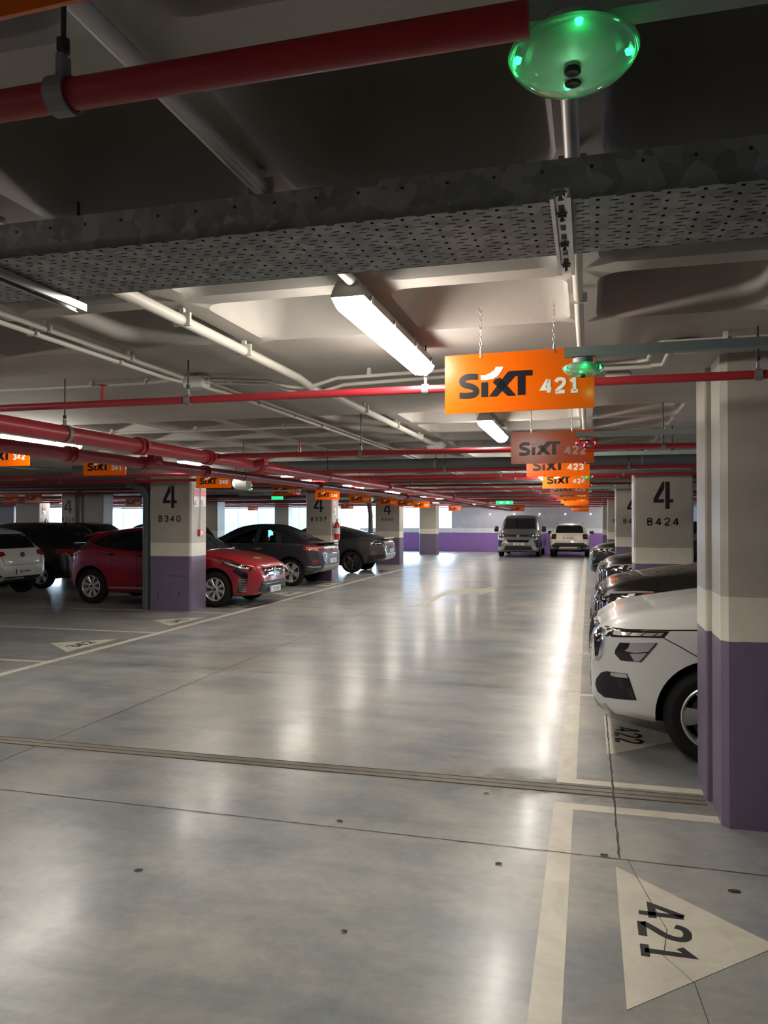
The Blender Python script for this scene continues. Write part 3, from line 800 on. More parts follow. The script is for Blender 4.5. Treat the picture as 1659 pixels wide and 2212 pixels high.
    return c

# ---- dark grey soft-top SUV seen from its tail
def make_softtop():
    win1 = [(1.62, 1.04), (1.95, 1.24), (2.28, 1.36), (2.44, 1.385), (2.42, 1.035)]
    win2 = [(2.56, 1.04), (2.56, 1.385), (2.78, 1.36), (2.98, 1.24), (3.08, 1.06)]
    sp = dict(L=4.27, hwmax=.905, wr=.335, rim=.235, w=(.85, 3.44), paint='p_darkgrey', spokes=(5, 'twin'), rot=.3,
        top=[(0, .58), (.02, .76), (.06, .84), (.14, .92), (.3, .97), (.6, 1.02), (1.1, 1.08), (1.35, 1.18), (1.7, 1.36), (2.0, 1.46), (2.4, 1.50), (2.8, 1.48), (3.1, 1.40), (3.45, 1.24), (3.75, 1.10), (3.9, 1.05), (4.08, 1.02), (4.16, .98), (4.22, .88), (4.26, .74), (4.27, .62)],
        bot=[(0, .48), (.02, .38), (.06, .32), (.15, .28), (.4, .24), (1.1, .22), (3.2, .22), (3.8, .26), (4.0, .31), (4.15, .37), (4.24, .45), (4.27, .55)],
        belt=[(0, .54), (.02, .70), (.06, .79), (.14, .86), (.3, .90), (.7, .93), (1.2, .97), (3.6, 1.00), (3.95, .98), (4.12, .93), (4.22, .80), (4.27, .6)],
        hw=[(0, .42), (.03, .6), (.08, .7), (.16, .78), (.3, .85), (.7, .9), (3.4, .905), (3.8, .895), (4.0, .86), (4.14, .80), (4.22, .70), (4.27, .56)],
        rw=[(0, .36), (.1, .6), (.3, .7), (1.1, .76), (1.5, .68), (2.0, .58), (2.8, .56), (3.3, .60), (3.7, .70), (4.0, .76), (4.18, .68), (4.27, .44)],
        tunnels=[([(1.55, .99), (2.0, 1.22), (2.3, 1.345), (2.8, 1.345), (3.08, 1.2), (3.2, .99)], .52), (win1, 2), (win2, 2)])
    c = Car(sp, 'convertible_suv', 'dark grey soft-top SUV backed in with its tail by the pillar marked B337', (-6.38 - 2.135, 18.85, 0), PI)
    roof = c.panel('soft_top', [(1.75, 1.18), (2.0, 1.30), (2.3, 1.40), (2.85, 1.395), (3.12, 1.24), (3.18, 1.03), (3.8, 1.04), (3.85, 1.09), (3.45, 1.28), (3.1, 1.44), (2.8, 1.515), (2.4, 1.53), (2.0, 1.49), (1.75, 1.42), (1.6, 1.30)], 'S-', 'fabric', both=True, off=.008)
    c.panel('soft_top_roof', [(1.75, -.60), (1.75, .60), (2.4, .56), (3.1, .58), (3.8, .70), (3.8, -.70), (3.1, -.58), (2.4, -.56)], 'T', 'fabric', off=.009)
    c.panel('rear_window', [(3.28, -.42), (3.28, .42), (3.66, .46), (3.66, -.46)], 'T', 'glass', off=.014)
    c.panel('windscreen', [(1.15, -.66), (1.15, .66), (1.72, .58), (1.72, -.58)], 'T', 'glass')
    c.panel('side_window', win1, 'S-', 'clear', both=True, off=.002, thick=.003)
    c.panel('quarter_window', win2, 'S-', 'clear', both=True, off=.002, thick=.003)
    # front seats seen through the side glass
    for sd in (-1, 1):
        b = MB(); b.box((2.135 - 2.5, sd * .37, 1.10), (.14, .46, .22), bev=.05); b.box((2.135 - 2.54, sd * .37, 1.27), (.11, .26, .17), bev=.045); b.build('seat', 'black', c.root, smooth=True, angle=60)
    for o in c.panel('tail_lamp', [(3.78, .90), (3.80, .985), (4.10, .975), (4.22, .93), (4.22, .87), (4.0, .84), (3.86, .85)], 'S-', 'tail', off=.006, both=True, step=.03):
        vw = 'S-' if o.data.vertices[0].co.y < 0 else 'S+'
        c.line('lamp_strips', [[(3.86, .905), (4.0, .895), (4.2, .905)], [(3.86, .94), (4.0, .93), (4.2, .93)]], vw, 'lamp_white', w=.01, off=.010, parent=o)
    c.panel('tail_lamp_inner', [(-.62, .86), (-.45, .88), (-.45, .94), (-.62, .95)], 'R', 'tail', off=.006)
    c.panel('tail_lamp_inner', [(.62, .86), (.45, .88), (.45, .94), (.62, .95)], 'R', 'tail', off=.006)
    b = MB(); b.prism([(3.92, 1.035), (4.22, 1.045), (4.22, 1.025), (3.92, 1.01)], lambda a, z: (2.135 - a, -.66, z), lambda a, z: (2.135 - a, .66, z)); b.build('boot_spoiler', 'gloss_black', c.root)
    c.panel('bumper_cladding', [(3.80, .52), (3.95, .47), (4.3, .47), (4.3, .2), (3.78, .2)], 'S-', 'p_grey', off=.004, both=True)
    c.panel('rear_diffuser', [(-.62, .50), (.62, .50), (.5, .34), (-.5, .34)], 'R', 'satin', off=.006)
    c.line('chrome_strip', [[(3.9, .49), (4.05, .47), (4.2, .48)]], 'S-', 'chrome', w=.022, off=.010, both=True)
    c.panel('rear_reflector', [(4.02, .56), (4.03, .64), (4.16, .66), (4.18, .60)], 'S-', 'tail', off=.006, both=True, step=.03)
    arch = [(3.44 + .43 * math.cos(math.radians(a)), .345 + .43 * math.sin(math.radians(a))) for a in range(0, 181, 15)]
    arch2 = [(3.44 + .375 * math.cos(math.radians(a)), .345 + .375 * math.sin(math.radians(a))) for a in range(180, -1, -15)]
    c.panel('wheel_arch_trim', arch + arch2, 'S-', 'black', both=True, off=.006)
    c.panel('sill_cladding', [(1.25, .22), (3.0, .22), (3.0, .36), (1.25, .36)], 'S-', 'black', both=True)
    c.plate(-2.142, 0, .60, '5512 MRC', False)
    b = MB(); b.lathe([(.0, .0), (.05, .0), (.05, -.012), (.0, -.014)], (-2.10, 0, .86), 'x', 20); b.build('tail_badge', 'chrome', c.root)
    c.line('chrome_window_strip', [[(1.45, 1.0), (2.2, 1.018), (3.2, 1.02), (3.75, 1.005)]], 'S-', 'chrome', w=.016, off=.008, both=True)
    shut_lines(c, [[(1.5, .24), (1.45, .7), (1.48, .98)], [(2.75, .24), (2.82, .6), (2.8, 1.0)], [(3.98, .50), (3.9, .62), (3.84, .84)]])
    c.line('door_handle', [[(2.52, .90), (2.68, .905)]], 'S-', 'satin', w=.028, off=.022, both=True)
    c.mirror(1.55, 1.06); c.root.scale = (1, 1, 1.035)
    return c

# ---- grey fastback crossover
def make_fastback():
    sp = dict(L=4.58, hwmax=.90, wr=.345, rim=.225, w=(.92, 3.50), paint='p_grey', spokes=(5, 'twist'), rimmat='alloy_dark', rot=.2,
        top=[(0, .58), (.02, .76), (.06, .84), (.14, .92), (.3, .97), (.6, 1.02), (1.1, 1.07), (1.35, 1.18), (1.7, 1.36), (2.0, 1.46), (2.4, 1.505), (2.8, 1.48), (3.2, 1.40), (3.6, 1.29), (4.0, 1.17), (4.3, 1.09), (4.44, 1.04), (4.52, .92), (4.56, .78), (4.58, .65)],
        bot=[(0, .48), (.02, .38), (.06, .32), (.15, .28), (.4, .24), (1.1, .22), (3.3, .22), (3.9, .28), (4.2, .34), (4.4, .38), (4.54, .46), (4.58, .56)],
        belt=[(0, .54), (.02, .70), (.06, .79), (.14, .86), (.3, .90), (.7, .93), (1.2, .97), (3.6, 1.04), (4.2, 1.04), (4.42, .99), (4.53, .84), (4.58, .62)],
        hw=[(0, .42), (.03, .6), (.08, .7), (.16, .78), (.3, .85), (.7, .9), (3.5, .90), (4.0, .88), (4.3, .83), (4.46, .75), (4.54, .66), (4.58, .54)],
        rw=[(0, .36), (.1, .6), (.3, .7), (1.1, .76), (1.5, .68), (2.0, .60), (3.0, .57), (3.6, .58), (4.2, .66), (4.45, .66), (4.58, .44)])
    c = Car(sp, 'fastback_crossover', 'dark grey fastback crossover backed in between the pillars marked B337 and B334', (-6.12 - 2.29, 23.9, 0), PI)
    c.panel('side_window', [(1.40, 1.0), (1.75, 1.2), (2.05, 1.36), (2.4, 1.41), (2.9, 1.38), (3.4, 1.25), (3.8, 1.10), (3.2, 1.06)], 'S-', 'glass', both=True)
    c.panel('rear_window', [(3.35, -.46), (3.35, .46), (4.2, .5), (4.2, -.5)], 'T', 'glass')
    c.panel('windscreen', [(1.15, -.66), (1.15, .66), (1.85, .58), (1.85, -.58)], 'T', 'glass')
    for o in c.panel('tail_lamp', [(4.02, .93), (4.05, .99), (4.38, 1.0), (4.54, .95), (4.54, .90), (4.3, .89)], 'S-', 'lamp_dark', off=.006, both=True, step=.03):
        vw = 'S-' if o.data.vertices[0].co.y < 0 else 'S+'
        c.line('lamp_strips', [[(4.12, .955), (4.3, .93), (4.5, .925)]], vw, 'lamp_white', w=.012, off=.010, parent=o)
    b = MB(); b.prism([(4.26, 1.10), (4.52, 1.10), (4.54, 1.07), (4.26, 1.06)], lambda a, z: (2.29 - a, -.62, z), lambda a, z: (2.29 - a, .62, z)); b.build('boot_spoiler', 'p_grey', c.root)
    arch = [(3.50 + .44 * math.cos(math.radians(a)), .357 + .44 * math.sin(math.radians(a))) for a in range(0, 181, 15)]
    arch2 = [(3.50 + .375 * math.cos(math.radians(a)), .357 + .375 * math.sin(math.radians(a))) for a in range(180, -1, -15)]
    c.panel('wheel_arch_trim', arch + arch2, 'S-', 'black', both=True, off=.006)
    c.panel('bumper_cladding', [(4.05, .55), (4.6, .62), (4.6, .3), (4.0, .28)], 'S-', 'black', off=.004, both=True)
    c.panel('rear_bumper_panel', [(-.6, .62), (.6, .62), (.52, .42), (-.52, .42)], 'R', 'satin', off=.006)
    c.line('red_accent', [[(4.2, .52), (4.35, .62), (4.5, .62)]], 'S-', 'tail', w=.014, off=.009, both=True)
    c.panel('boot_panel_emblem', [(-.1, .78), (.1, .78), (.05, .86), (-.05, .86)], 'R', 'chrome', off=.006, step=.03)
    c.plate(-2.30, 0, .70, '3046 MNZ', False)
    shut_lines(c, [[(1.5, .24), (1.5, .98)], [(2.55, .24), (2.57, 1.02)], [(3.3, .6), (3.25, 1.04)], [(4.1, .55), (4.05, .92)]])
    c.mirror(1.5, 1.04)
    return c

# ---- silver van, nose to camera
def make_van():
    sp = dict(L=5.0, hwmax=.965, wr=.335, rim=.21, w=(.92, 4.1), paint='p_silver', spokes=(5, 'wide'),
        top=[(0, .62), (.02, .82), (.06, .95), (.14, 1.05), (.3, 1.12), (.55, 1.19), (.8, 1.27), (1.05, 1.45), (1.35, 1.68), (1.6, 1.82), (1.9, 1.88), (2.5, 1.90), (4.5, 1.89), (4.8, 1.80), (4.93, 1.4), (4.98, 1.0), (5.0, .7)],
        bot=[(0, .45), (.02, .34), (.06, .28), (.15, .24), (.4, .22), (4.4, .24), (4.8, .3), (5.0, .5)],
        belt=[(0, .56), (.02, .74), (.06, .86), (.14, .95), (.3, 1.0), (.7, 1.05), (1.2, 1.1), (4.7, 1.12), (4.9, 1.0), (5, .62)],
        hw=[(0, .68), (.01, .74), (.03, .80), (.08, .86), (.16, .90), (.3, .935), (.7, .96), (4.6, .965), (4.85, .93), (4.96, .86), (5.0, .7)],
        rw=[(0, .60), (.1, .74), (.3, .80), (.8, .84), (1.2, .80), (1.7, .76), (4.6, .76), (4.9, .78), (5, .6)])
    c = Car(sp, 'van', 'silver grey passenger van parked nose forward against the back wall', (-3.03, 34.5 + 2.5, 0), -PI / 2)
    c.panel('windscreen', [(-.72, 1.26), (.72, 1.26), (.66, 1.74), (-.66, 1.74)], 'F', 'glass', off=.006)
    c.panel('side_window', [(1.15, 1.15), (1.5, 1.6), (1.75, 1.68), (4.6, 1.68), (4.6, 1.18)], 'S-', 'glass', both=True)
    for sd in (-1, 1):
        o = c.panel('headlamp', [(sd * .50, .93), (sd * .56, 1.03), (sd * .86, 1.06), (sd * .87, .90), (sd * .7, .87)], 'F', 'lamp_dark', off=.008)[0]
        c.panel('lamp_element', [(sd * .60, .93), (sd * .62, 1.0), (sd * .70, 1.01), (sd * .70, .93)], 'F', 'lamp_white', off=.014, parent=o, step=.03)
        c.panel('lamp_element', [(sd * .75, .93), (sd * .75, 1.02), (sd * .83, 1.03), (sd * .83, .93)], 'F', 'lamp_white', off=.014, parent=o, step=.03)
        c.panel('bumper_vent', [(sd * .66, .74), (sd * .88, .80), (sd * .88, .44), (sd * .80, .40), (sd * .76, .60)], 'F', 'black', off=.005)
    c.panel('upper_grille', [(-.48, .985), (.48, .985), (.48, .94), (.1, .93), (-.1, .93), (-.48, .94)], 'F', 'gloss_black', off=.008)
    c.line('chrome_bar', [[(-.50, .915), (.50, .915)], [(-.55, 1.0), (.55, 1.0)]], 'F', 'chrome', w=.02, off=.012)
    c.panel('middle_grille', [(-.50, .78), (.50, .78), (.44, .67), (-.44, .67)], 'F', 'gloss_black', off=.006)
    c.line('chrome_strip', [[(-.62, .83), (-.50, .79), (.50, .79), (.62, .83)]], 'F', 'chrome', w=.025, off=.010)
    c.panel('lower_grille', [(-.55, .52), (.55, .52), (.62, .34), (-.62, .34)], 'F', 'black', off=.006)
    c.panel('bumper_blade', [(-.80, .46), (-.62, .52), (-.68, .33), (-.85, .34)], 'F', 'satin', off=.006)
    c.panel('bumper_blade', [(.80, .46), (.62, .52), (.68, .33), (.85, .34)], 'F', 'satin', off=.006)
    b = MB(); b.lathe([(.045, .0), (.075, .0), (.075, .014), (.045, .014)], (2.50, 0, .95), 'x', 24); b.prism([(-.05, .02), (.05, .02), (-.04, -.02), (-.05, -.02)], lambda a, z: (2.50, a, .95 + z), lambda a, z: (2.51, a, .95 + z)); b.build('ring_badge', 'chrome', c.root)
    c.plate(2.53, 0, .60, '8342 MRV', True)
    for sd in (-1, 1):
        b = MB(); b.box((2.5 - 1.05, sd * 1.07, 1.25), (.14, .2, .26), bev=.05); b.build('wing_mirror', 'gloss_black', c.root, smooth=True, angle=60)
    c.line('wipers', [[(.86, -.05), (.92, .55)], [(.86, -.6), (.92, .0)]], 'T', 'black', w=.02, off=.012)
    return c

# ---- cream crossover, tail to camera
def make_cream():
    sp = dict(L=4.17, hwmax=.89, wr=.335, rim=.21, w=(.85, 3.41), paint='p_cream', spokes=(5, 'wide'),
        top=[(0, .58), (.02, .76), (.08, .87), (.2, .95), (.5, 1.01), (1.1, 1.08), (1.4, 1.22), (1.8, 1.42), (2.2, 1.5), (2.8, 1.52), (3.4, 1.50), (3.72, 1.46), (3.85, 1.36), (3.97, 1.16), (4.05, 1.04), (4.11, .92), (4.15, .76), (4.17, .62)],
        bot=[(0, .48), (.05, .32), (.4, .24), (3.3, .24), (3.8, .30), (4.0, .36), (4.1, .40), (4.15, .48), (4.17, .56)],
        belt=[(0, .54), (.05, .76), (.2, .88), (.8, .94), (3.2, 1.0), (3.8, 1.04), (4.0, .98), (4.1, .84), (4.17, .6)],
        hw=[(0, .42), (.03, .6), (.1, .72), (.3, .85), (.7, .885), (3.4, .89), (3.75, .885), (3.95, .86), (4.06, .82), (4.13, .76), (4.17, .66)],
        rw=[(0, .36), (.3, .7), (1.1, .74), (1.5, .66), (2.0, .60), (3.4, .58), (3.8, .60), (3.97, .66), (4.1, .70), (4.17, .55)])
    c = Car(sp, 'crossover', 'cream crossover parked nose to the back wall, showing its tail', (-.82, 34.9 + 2.085, 0), PI / 2)
    c.panel('rear_window', [(-.60, 1.09), (.60, 1.09), (.54, 1.42), (-.54, 1.42)], 'R', 'glass', off=.006)
    for sd in (-1, 1):
        o = c.panel('tail_lamp', [(sd * .58, .82), (sd * .56, 1.0), (sd * .60, 1.04), (sd * .76, 1.02), (sd * .79, .82)], 'R', 'lamp_dark', off=.008)[0]
        c.line('lamp_strips', [[(sd * .60, .93), (sd * .76, .93)]], 'R', 'tail', w=.02, off=.012, parent=o)
        c.panel('side_window', [(1.45, 1.02), (1.8, 1.25), (2.15, 1.4), (3.3, 1.4), (3.7, 1.15)], 'S-' if sd < 0 else 'S+', 'glass')
    c.panel('bumper_cladding', [(-.84, .34), (-.84, .50), (-.60, .66), (.60, .66), (.84, .50), (.84, .34), (.5, .32), (-.5, .32)], 'R', 'black', off=.004)
    c.panel('skid_plate', [(-.48, .36), (-.42, .48), (.42, .48), (.48, .36)], 'R', 'p_cream', off=.008)
    b = MB(); b.tube([(-2.10, -.38, .42), (-2.06, -.38, .42)], .05, 16); b.build('exhaust_pipe', 'black', c.root)
    c.plate(-2.10, 0, .90, '0476 MZZ', False)
    c.line('handle_strip', [[(-.3, 1.0), (.3, 1.0)]], 'R', 'satin', w=.015, off=.012)
    shut_lines(c, [[(2.5, .26), (2.5, 1.0)], [(3.9, .60), (3.85, .95)]])
    c.line('hatch_gap', [[(-.62, 1.06), (-.62, .72), (.62, .72), (.62, 1.06)]], 'R', 'seam', w=.008)
    for sd in (-1, 1):
        b = MB(); b.tube([(.5, sd * .57, 1.50), (-.2, sd * .58, 1.545), (-1.4, sd * .57, 1.535), (-1.62, sd * .56, 1.49)], .018, 8); b.build('roof_rail', 'gloss_black', c.root, smooth=True)
    c.mirror(1.5, 1.08); c.antenna(3.45, 1.495)
    return c

# ---- white hatchback, tail to the aisle
def make_white_hatch():
    sp = dict(L=4.06, hwmax=.88, wr=.32, rim=.2, w=(.84, 3.38), paint='p_white', spokes=(5, 'wide'),
        top=[(0, .55), (.03, .70), (.14, .80), (.45, .91), (1.0, 1.0), (1.4, 1.18), (1.8, 1.36), (2.2, 1.43), (2.8, 1.435), (3.3, 1.40), (3.6, 1.34), (3.72, 1.25), (3.85, 1.06), (3.93, .96), (4.0, .88), (4.04, .76), (4.06, .60)],
        bot=[(0, .40), (.05, .25), (.4, .19), (3.2, .2), (3.7, .26), (3.9, .32), (4.0, .36), (4.04, .42), (4.06, .5)],
        belt=[(0, .50), (.05, .66), (.2, .76), (.7, .85), (2, .95), (3.4, 1.0), (3.75, .97), (3.92, .88), (4.02, .72), (4.06, .56)],
        hw=[(0, .45), (.03, .62), (.1, .74), (.3, .84), (.8, .875), (3.3, .88), (3.6, .875), (3.8, .85), (3.93, .79), (4.02, .70), (4.06, .56)],
        rw=[(0, .36), (.3, .66), (1.0, .72), (1.4, .66), (2, .58), (3.4, .56), (3.7, .58), (3.85, .64), (3.95, .66), (4.06, .44)])
    c = Car(sp, 'hatchback', 'white hatchback at the left edge, its tail with number plate facing the aisle', (-11.9 - 2.03, 14.2, 0), PI)
    c.panel('rear_window', [(-.55, .99), (.55, .99), (.47, 1.28), (-.47, 1.28)], 'R', 'glass', off=.006)
    c.panel('side_window', [(1.35, .98), (1.7, 1.18), (2.1, 1.34), (2.9, 1.35), (3.4, 1.22), (3.55, 1.05)], 'S-', 'glass', both=True)
    for sd in (-1, 1):
        c.panel('tail_lamp', [(sd * .48, .86), (sd * .50, .93), (sd * .74, .95), (sd * .80, .88), (sd * .7, .82)], 'R', 'tail', off=.006)
        c.line('exhaust_trim', [[(sd * .62, .42), (sd * .76, .52), (sd * .76, .66)]], 'R', 'gloss_black', w=.03, off=.006)
    c.panel('rear_diffuser', [(-.56, .42), (.56, .42), (.5, .33), (-.5, .33)], 'R', 'black', off=.006)
    c.line('hatch_gap', [[(-.60, .98), (-.56, .66), (.56, .66), (.60, .98)]], 'R', 'seam', w=.008)
    b = MB(); b.lathe([(.038, .0), (.058, .0), (.058, -.012), (.038, -.012)], (-1.985, 0, .86), 'x', 24)
    b.prism([(-.05, .006), (.0, .016), (.05, .006), (.05, -.006), (0, -.016), (-.05, -.006)], lambda a, z: (-1.985, a, .86 + z), lambda a, z: (-1.995, a, .86 + z)); b.build('round_badge', 'black', c.root)
    c.plate(-2.04, 0, .52, '4859 MXH', False)
    c.mirror(1.45, 1.0); c.root.scale = (1, 1, 1.05)
    return c

def make_black_suv(label, loc, rz=PI, h=1.6, name='parked_suv', plate='1908 LXR'):
    c = Car(suv_spec('p_black', h), name, label, loc, rz)
    suv_common(c)
    for o in c.panel('tail_lamp', [(3.88, .86), (3.9, .97), (4.1, .96), (4.22, .90), (4.2, .84)], 'S-', 'tail', off=.006, both=True, step=.03): pass
    c.line('chrome_strip', [[(-.6, .80), (.6, .80)]], 'R', 'chrome', w=.02, off=.008)
    c.panel('rear_bumper_panel', [(-.6, .5), (.6, .5), (.5, .36), (-.5, .36)], 'R', 'black', off=.006)
    c.plate(-2.13, 0, .62, plate, False)
    c.panel('headlamp', [(.16, .80), (.2, .86), (.5, .87), (.4, .80)], 'S-', 'lamp_ref', off=.006, both=True, step=.03)
    c.antenna(3.4, 1.5 * h / 1.55)
    return c
# ------------------------------------------------------------------ the building
ZC = 2.55                      # underside of the ribs
ORD = ['first', 'second', 'third', 'fourth', 'fifth', 'sixth', 'seventh', 'eighth', 'ninth', 'tenth', 'eleventh', 'twelfth', 'thirteenth', 'fourteenth', 'fifteenth', 'sixteenth']
mb = MB(); mb.add([(-48, -5, 0), (16, -5, 0), (16, 58, 0), (-48, 58, 0)], [(0, 1, 2, 3)])
struct(mb.build('floor', 'floor', fix=False))

def ceiling():
    x0, x1, y0, y1 = -46.0, 14.8, -4.9, 40.75
    sol = [(-4.9, -2.6), (3.62, 6.2), (11.7, 13.2), (19.2, 20.8), (27.1, 28.7), (35.2, 36.9), (40.1, 40.75)]
    xs = [-.02 + .8 * k for k in range(-57, 20)]
    solx = [(.73, 1.55), (-8.1, -6.5), (-15.8, -14.2), (-23.8, -22.2), (-31.6, -30.0), (8.0, 9.6)]
    ycuts = []
    for i in range(len(sol) - 1):
        a, b = sol[i][1], sol[i + 1][0]
        k = max(1, round((b - a) / .77)); w = (b - a) / k
        for j in range(k): ycuts.append((a + j * w, a + (j + 1) * w))
    V = []; F = []; vid = {}
    def vtx(x, y, z):
        key = (round(x, 4), round(y, 4), round(z, 4))
        if key not in vid: vid[key] = len(V); V.append(key)
        return vid[key]
    flat = []
    xc = [(xs[i], xs[i + 1]) for i in range(len(xs) - 1) if xs[i] >= x0 and xs[i + 1] <= x1]
    X0, X1 = xc[0][0], xc[-1][1]
    def solid_x(a, b): return any(a < q - .05 and b > p + .05 for p, q in solx)
    for (a, b) in ycuts:
        for (p, q) in xc:
            hw = .055
            if solid_x(p, q): flat.append((p, q, a, b)); continue
            near = abs((p + q) / 2 + 1) < 5 and b < 9
            n = 6 if near else 2
            def loop(ins, z, r):
                l, rr, d, u = p + hw + ins, q - hw - ins, a + hw + ins, b - hw - ins
                return [vtx(cx, cy, z) for cx, cy in arc(l + r, d + r, r, 180, 270, n) + arc(rr - r, d + r, r, 270, 360, n) + arc(rr - r, u - r, r, 0, 90, n) + arc(l + r, u - r, r, 90, 180, n)]
            loops = [loop(0, ZC, .10), loop(.012, ZC + .02, .10), loop(.05, ZC + .22, .10), loop(.075, ZC + .34, .12), loop(.11, ZC + .38, .14)] if near else [loop(0, ZC, .1), loop(.05, ZC + .25, .1), loop(.1, ZC + .38, .12)]
            m = len(loops[0])
            for i in range(len(loops) - 1):
                for k in range(m): F.append((loops[i][k], loops[i][(k + 1) % m], loops[i + 1][(k + 1) % m], loops[i + 1][k]))
            F.append(tuple(loops[-1]))
            c = [vtx(p, a, ZC), vtx(q, a, ZC), vtx(q, b, ZC), vtx(p, b, ZC)]
            L0 = loops[0]; s = m // 4
            for ci in range(4):
                seg = L0[ci * s:(ci + 1) * s]
                for k in range(len(seg) - 1): F.append((c[ci], seg[k + 1], seg[k]))
                F.append((c[ci], c[(ci + 1) % 4], L0[((ci + 1) * s) % m], seg[-1]))
    for (a, b) in sol:
        flat.append((X0, X1, a, b))
    for p, q, a, b in flat:
        F.append((vtx(p, a, ZC), vtx(q, a, ZC), vtx(q, b, ZC), vtx(p, b, ZC)))
    o = len(V); mb = MB(); mb.add(V, F)
    # slab above
    mb.add([(X0, y0, ZC + .62), (X1, y0, ZC + .62), (X1, y1, ZC + .62), (X0, y1, ZC + .62)], [(0, 1, 2, 3)])
    ob = mb.build('ceiling', 'ceiling', fix=False)
    for p in ob.data.polygons: p.use_smooth = True
    ob.data.set_sharp_from_angle(angle=math.radians(50))
    struct(ob)
ceiling()

# walls and openings
def wall(name, c, d, m='backwall'):
    b = MB(); b.box(c, d); return struct(b.build(name, m))
wall('wall_back', (-.9, 40.65, 1.3), (12.3, .3, 2.6))
wall('wall_back_low', (-9.6, 40.65, .62), (5.1, .3, 1.24))
wall('wall_back_sill', (-29.3, 40.65, .35), (34.3, .3, .7))
wall('wall_right', (15, 18, 1.5), (.3, 46, 3.2))
wall('wall_left', (-46.5, 18, 1.5), (.3, 46, 3.2))
wall('wall_near', (-15.5, -5.1, 1.5), (63, .3, 3.2))
wall('wall_right_back_low', (10.2, 40.65, .62), (9.4, .3, 1.24))
b = MB(); b.box((-27.5, 40.65, 2.62), (42.4, .3, .42)); b.box((10.2, 40.65, 2.62), (9.4, .3, .42)); struct(b.build('trim_1', 'concrete'))
# outside: ramp parapet, glazed block, pale block
b = MB(); b.prism([(-13.0, 0), (-6.9, 0), (-6.9, 1.95), (-13, 1.2)], lambda a, z: (a, 44.2, z), lambda a, z: (a, 44.5, z))
tag(b.build('ramp_parapet', 'concrete'), 'sloping pale parapet of the ramp outside the back opening', 'parapet')
for nm, lab, x0, x1, y, h, m in (('office_block', 'cyan glazed building outside the back left opening', -38, -20.5, 57, 14, 'facade'), ('apartment_block', 'pale building outside the back opening', -16, -9.5, 62, 6, 'facade_w')):
    r = thing(nm, lab, 'building', ((x0 + x1) / 2, y, 0))
    b = MB(); b.box((0, 3, h / 2), (x1 - x0, 6, h)); b.build('facade', m, r)
    k = int((x1 - x0) / 1.6)
    for i in range(k + 1):
        b = MB(); b.box((-(x1 - x0) / 2 + i * (x1 - x0) / k, -.08, h / 2), (.14, .16, h)); b.build('mullion', 'facade_w', r)

# ------------------------------------------------------------------ columns
STENCIL4 = [[(-.52, -.22), (.08, -.22), (.08, -.02), (-.27, -.02), (.08, .62), (.08, 1.0), (-.02, 1.0), (-.52, .0)],
            [(.14, 1.0), (.38, 1.0), (.38, -.02), (.58, -.02), (.58, -.22), (.38, -.22), (.38, -.58), (.14, -.58)]]
def column(x0, x1, y0, y1, code, label, chamfer=.03, digits=True, group=None):
    up = .05 if x0 < -2 else 0
    cx, cy = (x0 + x1) / 2, (y0 + y1) / 2
    r = thing('column', label, 'pillar', (cx, cy, 0), 0, group)
    w, d, c = (x1 - x0) / 2, (y1 - y0) / 2, chamfer
    P = [(-w + c, -d), (w - c, -d), (w, -d + c), (w, d - c), (w - c, d), (-w + c, d), (-w, d - c), (-w, -d + c)]
    b = MB(); b.prism(P, lambda a, q: (a, q, 0), lambda a, q: (a, q, ZC)); b.build('shaft', 'column', r)
    if digits:
        b = MB(); s = .255
        for pl in STENCIL4:
            b.prism([(a * s * 1.0, q * s) for a, q in pl], lambda a, q: (a - .01, -d - .0005, 1.97 + up + q), lambda a, q: (a - .01, -d - .003, 1.97 + up + q))
        b.build('floor_number', 'black_paint', r)
        if code: glyph_obj(code, .12, .17, lambda a, q: (a - .01, -d - .0005, 1.63 + up + q), lambda a, q: (a - .01, -d - .003, 1.63 + up + q), 'bay_code', 'black_paint', r, 1.0, .42)
    return r

column(.69, 1.52, 4.47, 4.84, None, 'nearest right-hand pillar with purple base, cut by the right edge', .035, False)
c0 = column(.665, 1.52, 4.87, 5.25, None, 'rear half of the nearest right-hand pillar, beyond the expansion joint', .01, False)
# the painted characters at the far right of the nearest pillar
near = bpy.data.objects['column']
glyph_obj('B421', .12, .17, lambda a, q: (.11 + a, -.1855, 1.62 + q), lambda a, q: (.11 + a, -.188, 1.62 + q), 'bay_code', 'black_paint', near, 1.0, .42)
b = MB(); s = .255
for pl in STENCIL4: b.prism([(a * s * 1.0, q * s) for a, q in pl], lambda a, q: (a + .11, -.186, 2.03 + q), lambda a, q: (a + .11, -.189, 2.03 + q))
b.build('floor_number', 'black_paint', near)

